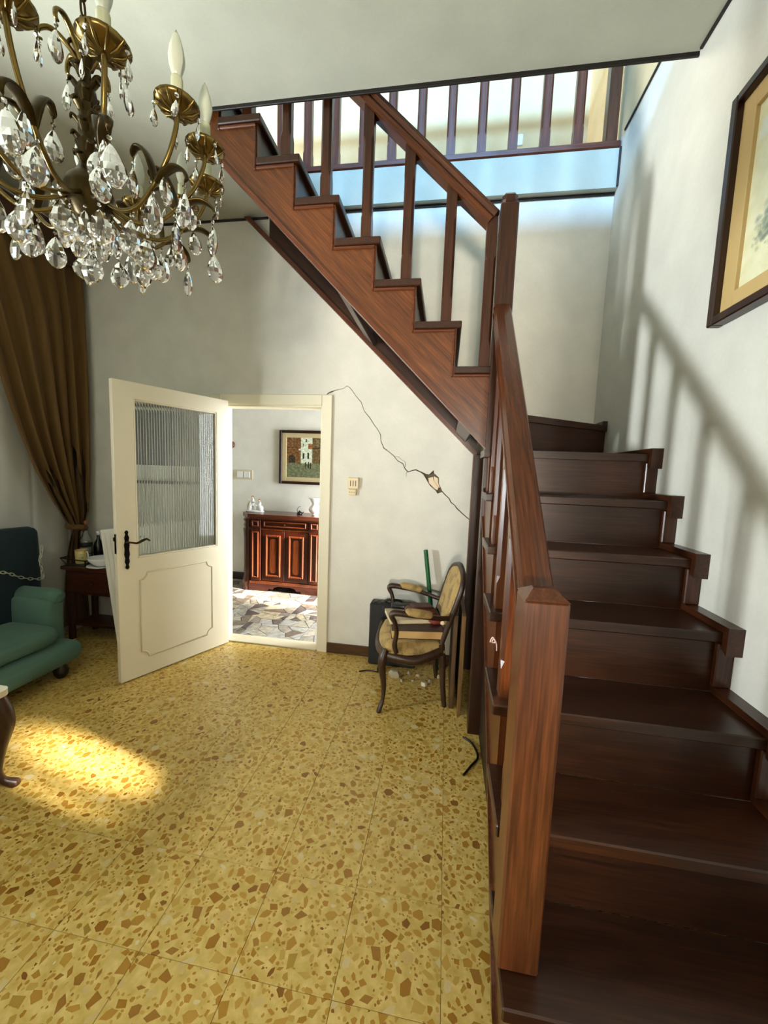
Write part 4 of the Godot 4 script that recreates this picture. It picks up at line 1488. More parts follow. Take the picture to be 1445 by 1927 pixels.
func coffee_table():
	var t = thing("side_table", "low table with a cream marble top and slender curved wooden legs at the left edge", "table", Vector3(-2.15, 0, -1.12))
	var w = wood(Color(0.34, 0.20, 0.10), 1, 0.4)
	var st = new_st()
	var poly = []
	for q in [[0.27, 0.27, 0.0], [-0.27, 0.27, 90.0], [-0.27, -0.27, 180.0], [0.27, -0.27, 270.0]]:
		for k in 7:
			var a = deg_to_rad(q[2] + 15.0 * k)
			poly.append(Vector2(q[0] - sign(q[0]) * 0.035 + cos(a) * 0.035, q[1] - sign(q[1]) * 0.035 + sin(a) * 0.035))
	prism(st, poly, -0.475, -0.448, Transform3D(Basis(Vector3.RIGHT, PI / 2), Vector3.ZERO))
	obj("marble_top", st, M.marble, t)
	st = new_st()
	for e in [[Vector3(-0.24, 0.37, 0.225), Vector3(0.24, 0.448, 0.245)], [Vector3(-0.24, 0.37, -0.245), Vector3(0.24, 0.448, -0.225)], [Vector3(-0.245, 0.37, -0.225), Vector3(-0.225, 0.448, 0.225)], [Vector3(0.225, 0.37, -0.225), Vector3(0.245, 0.448, 0.225)]]:
		box(st, e[0], e[1], 0.003)
	obj("apron", st, w, t)
	for sx in [-1, 1]:
		for sz in [-1, 1]:
			st = new_st()
			tube(st, spline([Vector3(0.235, 0.448, 0.235), Vector3(0.245, 0.37, 0.245), Vector3(0.25, 0.30, 0.25), Vector3(0.235, 0.20, 0.235), Vector3(0.225, 0.10, 0.225), Vector3(0.235, 0.045, 0.235), Vector3(0.262, 0.012, 0.262), Vector3(0.268, 0.0, 0.268)].map(func(p): return p * Vector3(sx, 1, sz)), 4), lerps([0.024, 0.036, 0.033, 0.024, 0.017, 0.016, 0.022, 0.014], 29), 10)
			obj("leg", st, w, t)

func cabinet_corner():
	var t = thing("drawer_table", "small dark wooden table with a drawer in the corner behind the open door", "table", Vector3(-2.795, 0.0, -2.83))
	var w = wood(Color(0.36, 0.18, 0.075), 0, 0.35)
	var w2 = wood(Color(0.36, 0.18, 0.075), 1, 0.35)
	var st = new_st()
	box(st, Vector3(-0.29, 0.605, -0.15), Vector3(0.28, 0.635, 0.15), 0.006)
	obj("table_top", st, w, t)
	st = new_st()
	box(st, Vector3(-0.27, 0.40, -0.14), Vector3(0.265, 0.604, 0.12), 0.003)
	obj("body", st, w, t)
	st = new_st()
	box(st, Vector3(-0.24, 0.42, 0.12), Vector3(0.235, 0.585, 0.132), 0.004)
	obj("drawer", st, w, t)
	st = new_st()
	lathe(st, [Vector2(0, 0.025), Vector2(0.012, 0.022), Vector2(0.014, 0.014), Vector2(0.006, 0.006), Vector2(0.006, 0)], 14, Transform3D(Basis(Vector3.RIGHT, PI / 2), Vector3.ZERO))
	obj("knob", st, M.dark_brass, t.get_child(-1), Vector3(0.0, 0.5, 0.132))
	for sx in [-0.25, 0.245]:
		for sz in [-0.12, 0.10]:
			st = new_st()
			box(st, Vector3(sx - 0.02, 0, sz - 0.02), Vector3(sx + 0.02, 0.40, sz + 0.02), 0.004)
			obj("leg", st, w2, t)
	st = new_st()
	box(st, Vector3(-0.25, 0.12, -0.12), Vector3(0.245, 0.14, 0.10), 0.003)
	obj("shelf", st, w, t)
	# black wire tray with bottles on it
	var y = 0.635
	var tr = thing("wire_tray", "black rimmed tray on the corner table holding the bottle and mug", "tray", Vector3(-2.985, y, -2.83))
	st = new_st()
	box(st, Vector3(-0.09, 0.0, -0.11), Vector3(0.10, 0.006, 0.105), 0.002)
	obj("base", st, plain(Color(0.2, 0.22, 0.2), 0.3), tr)
	st = new_st()
	var rim = [Vector3(-0.12, 0.06, -0.13), Vector3(-0.12, 0.06, 0.125), Vector3(0.115, 0.05, 0.125), Vector3(0.115, 0.05, -0.13), Vector3(-0.12, 0.06, -0.13)]
	for i in 4:
		tube(st, [rim[i], rim[i + 1]], 0.005, 6)
		tube(st, [rim[i], Vector3(clamp(rim[i].x, -0.085, 0.095), 0.004, clamp(rim[i].z, -0.105, 0.105))], 0.004, 6)
	obj("rim", st, M.black, tr)
	var glass = plain(Color(0.9, 0.93, 0.88, 0.12), 0.02)
	glass.refraction_enabled = true
	glass.refraction_scale = 0.05
	glass.transparency = BaseMaterial3D.TRANSPARENCY_ALPHA
	var dg = plain(Color(0.10, 0.11, 0.08, 0.5), 0.05)
	dg.refraction_enabled = true
	dg.refraction_scale = 0.05
	dg.transparency = BaseMaterial3D.TRANSPARENCY_ALPHA
	var b = thing("bottle", "tall clear glass bottle with a copper-coloured cap on the tray behind the mug", "bottle", Vector3(-3.02, y + 0.0075, -2.865), 0.0, "bottles on the corner table")
	st = new_st()
	lathe(st, [Vector2(0, 0.0), Vector2(0.042, 0.001), Vector2(0.045, 0.01), Vector2(0.045, 0.17), Vector2(0.035, 0.21), Vector2(0.016, 0.25), Vector2(0.013, 0.29), Vector2(0.0135, 0.315), Vector2(0, 0.316)], 20)
	obj("glass", st, glass, b)
	st = new_st()
	lathe(st, [Vector2(0.0, 0.35), Vector2(0.014, 0.349), Vector2(0.0155, 0.335), Vector2(0.0145, 0.312), Vector2(0, 0.3125)], 16)
	obj("cap", st, plain(Color(0.66, 0.44, 0.28), 0.35, 0.5), b)
	st = new_st()
	lathe(st, [Vector2(0.0456, 0.125), Vector2(0.0458, 0.125), Vector2(0.0458, 0.165), Vector2(0.0456, 0.165)], 20)
	obj("dark_band", st, plain(Color(0.03, 0.03, 0.03), 0.5), b)
	var b2 = thing("bottle", "shorter dark glass bottle with a pale stopper beside the tall bottle", "bottle", Vector3(-2.935, y + 0.0075, -2.90), 0.0, "bottles on the corner table")
	st = new_st()
	lathe(st, [Vector2(0, 0.0), Vector2(0.034, 0.001), Vector2(0.036, 0.01), Vector2(0.036, 0.13), Vector2(0.028, 0.165), Vector2(0.012, 0.195), Vector2(0.011, 0.225), Vector2(0, 0.226)], 18)
	obj("glass", st, dg, b2)
	st = new_st()
	lathe(st, [Vector2(0.0, 0.262), Vector2(0.014, 0.258), Vector2(0.017, 0.247), Vector2(0.012, 0.232), Vector2(0.012, 0.2265), Vector2(0, 0.2265)], 14)
	obj("stopper", st, M.porcelain, b2)
	var jar = thing("decanter", "dark squat glass jar with a flat black lid beside the white bowl", "jar", Vector3(-2.84, y + 0.001, -2.905))
	st = new_st()
	lathe(st, [Vector2(0, 0.0), Vector2(0.05, 0.001), Vector2(0.055, 0.012), Vector2(0.055, 0.15), Vector2(0.045, 0.185), Vector2(0.02, 0.20), Vector2(0.018, 0.225), Vector2(0, 0.225)], 22)
	obj("glass", st, dg, jar)
	st = new_st()
	lathe(st, [Vector2(0, 0.225), Vector2(0.03, 0.226), Vector2(0.042, 0.235), Vector2(0.042, 0.25), Vector2(0.03, 0.258), Vector2(0, 0.26)], 18)
	obj("lid", st, M.black, jar)
	var mug = thing("mug", "cream mug with a faded green pattern and a thin white handle on the tray", "mug", Vector3(-2.985, y + 0.0075, -2.785))
	st = new_st()
	lathe(st, [Vector2(0, 0.0), Vector2(0.04, 0.001), Vector2(0.044, 0.008), Vector2(0.046, 0.115), Vector2(0.043, 0.116), Vector2(0.040, 0.012), Vector2(0, 0.01)], 22)
	var im = Image.create(128, 128, false, Image.FORMAT_RGB8)
	im.fill(Color(0.80, 0.72, 0.48))
	rng.seed = 3
	for i in 70: blot(im, Vector2(rng.randf_range(20, 108), rng.randf_range(40, 100)), rng.randf_range(4, 11), Color(0.42, 0.5, 0.26), 0.5)
	im.fill_rect(Rect2i(0, 10, 128, 6), Color(0.62, 0.42, 0.18))
	var mm = plain(Color.WHITE, 0.3)
	mm.albedo_texture = tex(im)
	mm.uv1_triplanar = true
	mm.uv1_scale = Vector3(8, 8, 8)
	obj("body", st, mm, mug)
	st = new_st()
	tube(st, spline([Vector3(0.044, 0.10, 0.0), Vector3(0.065, 0.10, 0.008), Vector3(0.074, 0.075, 0.01), Vector3(0.068, 0.04, 0.008), Vector3(0.044, 0.025, 0)], 5), 0.005, 8)
	obj("handle", st, M.porcelain, mug)
	var bowl = thing("bowl", "white porcelain bowl on a saucer at the front of the corner table", "bowl", Vector3(-2.76, y + 0.001, -2.75))
	st = new_st()
	lathe(st, [Vector2(0, 0.0), Vector2(0.07, 0.0), Vector2(0.105, 0.012), Vector2(0.104, 0.016), Vector2(0.05, 0.008), Vector2(0, 0.008)], 26)
	obj("saucer", st, M.porcelain, bowl)
	st = new_st()
	lathe(st, [Vector2(0, 0.009), Vector2(0.04, 0.009), Vector2(0.06, 0.025), Vector2(0.088, 0.055), Vector2(0.098, 0.082), Vector2(0.095, 0.082), Vector2(0.055, 0.03), Vector2(0, 0.018)], 26)
	obj("cup", st, M.porcelain, bowl)
	var dish = thing("dish", "small shallow amber dish on the corner table right of the white bowl", "dish", Vector3(-2.60, y + 0.001, -2.88))
	st = new_st()
	lathe(st, [Vector2(0, 0.0), Vector2(0.03, 0.0), Vector2(0.05, 0.02), Vector2(0.056, 0.05), Vector2(0.053, 0.05), Vector2(0.04, 0.02), Vector2(0, 0.008)], 20)
	obj("body", st, plain(Color(0.5, 0.36, 0.16), 0.25), dish)
	# white board leaning behind the door
	var lb = thing("leaning_board", "tall white panel leaning in the corner behind the open door", "board", Vector3(-2.485, 0.0, -2.605))
	st = new_st()
	box(st, Vector3(0, 0.003, -0.012), Vector3(0.70, 0.985, 0.012), 0.003)
	for k in 3: box(st, Vector3(0.02 + 0.03 * k, 0.02, 0.012), Vector3(0.032 + 0.03 * k, 0.96, 0.016), 0.002)
	obj("panel", st, plain(Color(0.88, 0.87, 0.83), 0.5), lb)
	var along = Vector3(0.90, 0, -0.43).normalized()
	lb.basis = Basis(along, Vector3.UP, along.cross(Vector3.UP)) * Basis.from_euler(Vector3(-0.03, 0, 0.11))
	# picture on the wall behind the door
	var im2 = Image.create(192, 208, false, Image.FORMAT_RGB8)
	im2.fill(Color(0.86, 0.86, 0.84))
	im2.fill_rect(Rect2i(0, 0, 192, 168), Color(0.13, 0.13, 0.14))
	var nz = noise_img(256, 0.03, 3, 93)
	brect(im2, 14, 10, 178, 158, Color(0.2, 0.2, 0.21), 0.7, nz)
	var pc = framed("framed_engraving", "dark framed engraving with a pale lower margin seen through the door's ribbed glass", 0.59, 0.645, 0.026, 0.025, wood(Color(0.42, 0.24, 0.10), 0, 0.35), 0.02, plain(Color(0.8, 0.79, 0.72), 0.8), im2)
	pc.position = Vector3(-2.375, 1.655, ZB)

# ---------------------------------------------------------------- the gilt armchair under the stairs
func gilt_chair():
	var f = Vector3(-0.985, 0, 0.17).normalized()
	var t = thing("carved_armchair", "carved wooden armchair with worn golden velvet upholstery under the staircase", "chair", Vector3(-0.170, 0, -2.58))
	t.basis = Basis(f * 0.88, Vector3.UP, f.cross(Vector3.UP))
	var w = wood(Color(0.29, 0.18, 0.09), 1, 0.4, 0.2)
	var v = cloth(Color(0.66, 0.55, 0.34), 0.26)
	var st
	# legs: local x forward, local z to the far side
	for s in [-1, 1]:
		st = new_st()
		tube(st, spline([Vector3(0.215, 0.40, 0.235 * s), Vector3(0.235, 0.345, 0.25 * s), Vector3(0.235, 0.27, 0.25 * s), Vector3(0.22, 0.17, 0.24 * s), Vector3(0.222, 0.08, 0.245 * s), Vector3(0.245, 0.02, 0.26 * s), Vector3(0.25, 0.0, 0.262 * s)], 4), lerps([0.026, 0.031, 0.025, 0.018, 0.014, 0.018, 0.016], 25), 12)
		obj("leg", st, w, t)
		st = new_st()
		tube(st, spline([Vector3(-0.19, 0.42, 0.185 * s), Vector3(-0.205, 0.30, 0.182 * s), Vector3(-0.215, 0.15, 0.18 * s), Vector3(-0.235, 0.0, 0.18 * s)], 4), lerps([0.024, 0.024, 0.021, 0.017], 13), 10)
		obj("leg", st, w, t)
	# serpentine rails
	st = new_st()
	for s in [-1, 1]:
		tube(st, spline([Vector3(0.22, 0.365, 0.235 * s), Vector3(0.10, 0.345, 0.247 * s), Vector3(0.0, 0.335, 0.245 * s), Vector3(-0.1, 0.355, 0.225 * s), Vector3(-0.19, 0.38, 0.195 * s)], 5), 0.024, 10, 1.3)
	tube(st, spline([Vector3(0.22, 0.365, -0.235), Vector3(0.255, 0.35, -0.12), Vector3(0.265, 0.335, 0.0), Vector3(0.255, 0.35, 0.12), Vector3(0.22, 0.365, 0.235)], 5), 0.024, 10, 1.3)
	tube(st, [Vector3(-0.19, 0.375, -0.195), Vector3(-0.19, 0.375, 0.195)], 0.022, 10)
	obj("seat_rail", st, w, t)
	# domed seat, wider in front
	st = new_st()
	var g = []
	var n = 20
	for i in n + 1:
		var row = []
		for j in n + 1:
			var a = -1.0 + 2.0 * i / n
			var b = -1.0 + 2.0 * j / n
			var x = a * 0.215 + (0.045 * (1.0 - b * b) if a > 0 else 0.0) * max(0.0, a)
			var hw = lerp(0.205, 0.252, smoothstep(-1.0, 0.6, a))
			var e = (1.0 - pow(abs(a), 6.0)) * (1.0 - pow(abs(b), 6.0))
			row.append(Vector3(x, 0.385 + 0.058 * pow(max(e, 0.0), 0.4) + 0.018 * (1 - a * a) * (1 - b * b), b * hw))
		g.append(row)
	for i in n:
		for j in n: quad(st, g[i][j], g[i + 1][j], g[i + 1][j + 1], g[i][j + 1], Vector3.UP, 1)
	for j in n:
		for e in [[0, -1.0], [n, 1.0]]:
			var p = g[e[0]][j]
			var q = g[e[0]][j + 1]
			quad(st, p, q, Vector3(q.x, 0.37, q.z), Vector3(p.x, 0.37, p.z), Vector3(e[1], 0, 0), 2)
			p = g[j][e[0]]
			q = g[j + 1][e[0]]
			quad(st, p, q, Vector3(q.x, 0.37, q.z), Vector3(p.x, 0.37, p.z), Vector3(0, 0, e[1]), 2)
	obj("seat", st, v, t)
	# arms: a scrolled support and a rail with a pad
	for s in [-1, 1]:
		st = new_st()
		tube(st, spline([Vector3(0.14, 0.385, 0.245 * s), Vector3(0.155, 0.44, 0.25 * s), Vector3(0.145, 0.52, 0.265 * s), Vector3(0.16, 0.59, 0.28 * s), Vector3(0.185, 0.635, 0.285 * s), Vector3(0.165, 0.655, 0.285 * s), Vector3(0.08, 0.648, 0.283 * s), Vector3(-0.04, 0.632, 0.27 * s), Vector3(-0.14, 0.612, 0.24 * s), Vector3(-0.21, 0.60, 0.205 * s), Vector3(-0.245, 0.595, 0.195 * s)], 5), lerps([0.018, 0.018, 0.016, 0.016, 0.019, 0.021, 0.019, 0.017, 0.016, 0.016, 0.016], 51), 10)
		obj("arm", st, w, t)
		st = new_st()
		tube(st, spline([Vector3(0.085, 0.655, 0.283 * s), Vector3(0.07, 0.66, 0.282 * s), Vector3(0.0, 0.652, 0.276 * s), Vector3(-0.08, 0.638, 0.26 * s), Vector3(-0.095, 0.632, 0.255 * s)], 4), lerps([0.012, 0.025, 0.028, 0.025, 0.012], 17), 12)
		obj("arm_pad", st, v, t.get_child(-1))
	# shield-shaped back, leaning
	var lean = Transform3D(Basis(Vector3(0, 0, 1), 0.31), Vector3(-0.19, 0.42, 0.0))
	var outline = []
	for q in [[0.0, -0.175], [0.08, -0.182], [0.18, -0.195], [0.29, -0.207], [0.36, -0.209], [0.41, -0.198], [0.446, -0.17], [0.468, -0.13], [0.482, -0.08], [0.492, -0.04], [0.496, 0.0]]: outline.append(Vector3(0, q[0], q[1]))
	var full = []
	for p in outline: full.append(p)
	for k in range(outline.size() - 2, -1, -1): full.append(outline[k] * Vector3(1, 1, -1))
	var path = []
	for p in spline(full, 5): path.append(lean * p)
	path.append(lean * Vector3(0, 0.0, 0.174))
	st = new_st()
	tube(st, path, 0.021, 10)
	tube(st, spline([lean * Vector3(0, 0.09, -0.182), lean * Vector3(0.0, 0.08, -0.08), lean * Vector3(0, 0.075, 0.0), lean * Vector3(0, 0.08, 0.08), lean * Vector3(0, 0.09, 0.182)], 4), 0.017, 8)
	obj("back_frame", st, w, t)
	st = new_st()
	for side in [1.0, -1.0]:
		var ring = []
		for p in spline(full, 3): 
			if p.y > 0.08: ring.append(p)
		var cen = Vector3(0, 0.28, 0)
		var prev = null
		var layers = [[1.0, 0.004], [0.93, 0.016], [0.6, 0.026], [0.0, 0.03]]
		for L in layers.size() - 1:
			for k in ring.size():
				var a = ring[k]
				var b = ring[(k + 1) % ring.size()]
				var P = func(p, l): return lean * (cen + (p - cen) * l[0] + Vector3(side * l[1], 0, 0))
				quad(st, P.call(a, layers[L]), P.call(b, layers[L]), P.call(b, layers[L + 1]), P.call(a, layers[L + 1]), lean.basis * Vector3(side, 0, 0), 1 if side > 0 else 2)
	obj("back_panel", st, v, t)

func chair_items():
	var f = Vector3(-0.985, 0, 0.17).normalized()
	var F = Transform3D(Basis(f, Vector3.UP, f.cross(Vector3.UP)), Vector3(-0.170, 0, -2.58))
	var sy = 0.462
	var book = func(called, label, size: Vector3, cover: Color, pages: Color):
		var t = thing(called, label, "book", Vector3.ZERO, 0.0, "books on the carved armchair")
		var st = new_st()
		box(st, Vector3(-size.x / 2 + 0.004, 0.003, -size.z / 2 + 0.004), Vector3(size.x / 2 - 0.004, size.y - 0.003, size.z / 2 - 0.002), 0.001)
		obj("pages", st, plain(pages, 0.9), t)
		st = new_st()
		for e in [[0.0, 0.003], [size.y - 0.003, size.y]]: box(st, Vector3(-size.x / 2, e[0], -size.z / 2), Vector3(size.x / 2, e[1], size.z / 2), 0.001)
		box(st, Vector3(-size.x / 2, 0.003, size.z / 2 - 0.003), Vector3(size.x / 2, size.y - 0.003, size.z / 2), 0.001)
		obj("cover", st, plain(cover, 0.5), t)
		return t
	var b1 = book.call("book", "large thick brown book lying flat on the chair seat under the near arm", Vector3(0.34, 0.055, 0.24), Color(0.21, 0.11, 0.075), Color(0.74, 0.6, 0.38))
	b1.transform = F * Transform3D(Basis(), Vector3(-0.015, sy - 0.012, -0.07))
	var b2 = book.call("book", "pale paper-covered book lying on top of the thick brown book", Vector3(0.30, 0.03, 0.22), Color(0.72, 0.65, 0.52), Color(0.8, 0.74, 0.6))
	b2.transform = F * Transform3D(Basis(Vector3.UP, 0.14), Vector3(0.03, sy + 0.045, 0.03))
	# leather pouch on the books
	var t = thing("leather_pouch", "reddish brown leather pouch lying on the books on the chair", "pouch")
	var st = new_st()
	rbox(st, Vector3(-0.10, 0.0, -0.055), Vector3(0.10, 0.05, 0.055), 0.022, 10, 0.006)
	obj("body", st, plain(Color(0.30, 0.14, 0.095), 0.45), t)
	st = new_st()
	rbox(st, Vector3(-0.085, 0.046, -0.04), Vector3(0.06, 0.062, 0.06), 0.007, 6)
	obj("flap", st, plain(Color(0.27, 0.12, 0.08), 0.5), t)
	t.transform = F * Transform3D(Basis(Vector3.UP, 0.2), Vector3(-0.045, sy + 0.078, 0.02))
	t = thing("cloth_bundle", "small crumpled red and white cloth beside the leather pouch on the chair", "cloth")
	st = new_st()
	rbox(st, Vector3(-0.04, 0.0, -0.05), Vector3(0.05, 0.035, 0.05), 0.015, 8, 0.012)
	obj("red_cloth", st, plain(Color(0.45, 0.16, 0.10), 0.9), t)
	st = new_st()
	rbox(st, Vector3(-0.055, 0.0, -0.08), Vector3(0.0, 0.028, -0.03), 0.012, 6, 0.006)
	obj("white_cloth", st, plain(Color(0.8, 0.72, 0.58), 0.9), t)
	t.transform = F * Transform3D(Basis(Vector3.UP, 0.4), Vector3(-0.15, sy + 0.046, -0.03))
	t = thing("eyeglass_case", "flat black case lying on the far side of the chair seat", "case")
	st = new_st()
	rbox(st, Vector3(-0.10, 0.0, -0.035), Vector3(0.10, 0.03, 0.035), 0.012, 8)
	obj("shell", st, plain(Color(0.03, 0.03, 0.035), 0.3), t)
	t.transform = F * Transform3D(Basis(Vector3.UP, -0.15), Vector3(0.05, sy + 0.077, 0.13))

func small_things():
	# suitcase behind the chair
	var s = thing("suitcase", "dark navy suitcase with brass corners standing against the wall behind the carved armchair", "suitcase", Vector3(-0.36, 0, -2.925))
	var st = new_st()
	box(st, Vector3(-0.17, 0.0, -0.06), Vector3(0.20, 0.495, 0.055), 0.012)
	obj("shell", st, plain(Color(0.045, 0.055, 0.07), 0.5), s)
	for k in 3:
		st = new_st()
		box(st, Vector3(-0.14 + 0.05 * k, 0.4935, -0.04), Vector3(-0.115 + 0.05 * k, 0.499, 0.03), 0.002)
		obj("brass_fitting", st, M.dark_brass, s)
	st = new_st()
	tube(st, spline([Vector3(-0.05, 0.49, 0), Vector3(-0.04, 0.515, 0), Vector3(0.06, 0.515, 0), Vector3(0.07, 0.49, 0)], 4), 0.009, 8)
	obj("handle", st, M.black, s)
	# green pole
	st = new_st()
	tube(st, [Vector3(0.075, 0.0, 0.0), Vector3(-0.055, 0.92, -0.03)], 0.0165, 16)
	var gp = obj("green_pole", st, plain(Color(0.015, 0.33, 0.16), 0.35), self, Vector3(-0.07, 0.002, -2.915))
	tag(gp, "bright green round pole leaning on the wall behind the carved armchair", "pole")
	# panels leaning edge-on beside the stair post
	var pb = thing("wooden_board", "pale ochre wooden panel standing on edge between the chair and stair post", "board", Vector3(0.155, 0, -2.36), 0.0, "boards beside the stair post")
	st = new_st()
	box(st, Vector3(-0.012, 0, -0.52), Vector3(0.012, 0.64, 0.0), 0.002)
	obj("panel", st, wood(Color(0.62, 0.46, 0.22), 1, 0.5, 0.4), pb)
	pb = thing("wooden_board", "darker brown panel standing just left of the pale ochre one by the stair post", "board", Vector3(0.108, 0, -2.42), 0.0, "boards beside the stair post")
	st = new_st()
	box(st, Vector3(-0.014, 0, -0.46), Vector3(0.014, 0.62, 0.0), 0.002)
	obj("panel", st, wood(Color(0.42, 0.29, 0.13), 1, 0.5, 0.7), pb)
	# plaster rubble under the chair
	rng.seed = 19
	var spots = [[-0.30, -2.74, 0.05], [-0.20, -2.80, 0.022], [-0.13, -2.78, 0.018], [-0.08, -2.66, 0.026], [-0.04, -2.72, 0.02], [-0.16, -2.70, 0.014], [0.02, -2.80, 0.03], [-0.24, -2.68, 0.016]]
	var looks = ["largest pale grey lump of plaster under the carved armchair", "plaster crumb next to the suitcase under the chair", "plaster crumb behind the seat's shadow under the chair", "whitish plaster chip in the middle of the floor under the chair", "flat plaster flake lying right of the whitish chip", "tiny plaster crumb in front of the rubble under the chair", "pale lump beside the chair's rear legs", "small chip lying against the largest plaster lump"]
	for i in spots.size():
		var q = spots[i]
		st = new_st()
		var k = 7
		var pr = [Vector2(0, 0), Vector2(q[2] * 0.9, 0.0), Vector2(q[2], q[2] * 0.4), Vector2(q[2] * 0.6, q[2] * 0.85), Vector2(0, q[2] * 0.9)]
		lathe(st, pr, 5 + i % 3, Transform3D(Basis(Vector3.UP, rng.randf() * 3.0), Vector3.ZERO), -1, 0.7)
		var o = obj("plaster_chunk", st, plain(Color(0.62, 0.57, 0.46).lerp(Color(0.8, 0.78, 0.7), rng.randf() * (1.0 if i == 3 else 0.4)), 0.9), self, Vector3(q[0], 0, q[1]))
		tag(o, looks[i], "rubble", "plaster rubble under the chair")
	# loose cable and twig
	st = new_st()
	tube(st, spline([Vector3(0.175, 0.006, -2.15), Vector3(0.225, 0.006, -2.10), Vector3(0.245, 0.008, -2.0), Vector3(0.205, 0.006, -1.93), Vector3(0.165, 0.006, -1.86)], 6), 0.006, 8)
	tag(obj("cable", st, M.black), "short black cable end lying on the floor at the foot of the stair post", "cable")
	st = new_st()
	tube(st, spline([Vector3(-0.57, 0.005, -2.74), Vector3(-0.50, 0.006, -2.77), Vector3(-0.44, 0.008, -2.76), Vector3(-0.38, 0.006, -2.80)], 5), 0.005, 7)
	tag(obj("twig", st, wood(Color(0.16, 0.1, 0.05), 0)), "thin dark stick on the floor at the foot of the navy suitcase", "stick")
	# string knotted round a baluster
	st = new_st()
	tube(st, spline([Vector3(0.188, 0.905, -1.40), Vector3(0.195, 0.925, -1.395), Vector3(0.203, 0.915, -1.38), Vector3(0.193, 0.912, -1.385), Vector3(0.196, 0.93, -1.37), Vector3(0.204, 0.918, -1.36), Vector3(0.206, 0.895, -1.355)], 6), 0.0026, 6)
	tag(obj("string", st, plain(Color(0.85, 0.72, 0.68), 0.8)), "short pale pink string caught on the outer side of the lower stair flight", "string")
	# socket on the back wall with an adapter under it
	var k = thing("wall_socket", "white wall socket with a small adapter hanging loose right of the doorway", "socket", Vector3(-0.715, 1.40, ZB))
	st = new_st()
	box(st, Vector3(-0.045, -0.04, 0.0), Vector3(0.045, 0.05, 0.028), 0.006)
	obj("plate", st, plain(Color(0.84, 0.77, 0.62), 0.4), k)
	for j in 3:
		st = new_st()
		box(st, Vector3(-0.022 + 0.02 * j, -0.018, 0.028), Vector3(-0.016 + 0.02 * j, 0.026, 0.0292))
		obj("slot", st, plain(Color(0.25, 0.2, 0.14), 0.6), k)
	st = new_st()
	box(st, Vector3(-0.035, -0.09, 0.0), Vector3(0.025, -0.042, 0.025), 0.004)
	obj("adapter", st, plain(Color(0.83, 0.75, 0.6), 0.5), k)
	for j in 4:
		st = new_st()
		box(st, Vector3(-0.028 + 0.013 * j, -0.068, 0.025), Vector3(-0.022 + 0.013 * j, -0.063, 0.0262))
		obj("pin_hole", st, plain(Color(0.2, 0.16, 0.12), 0.6), k)

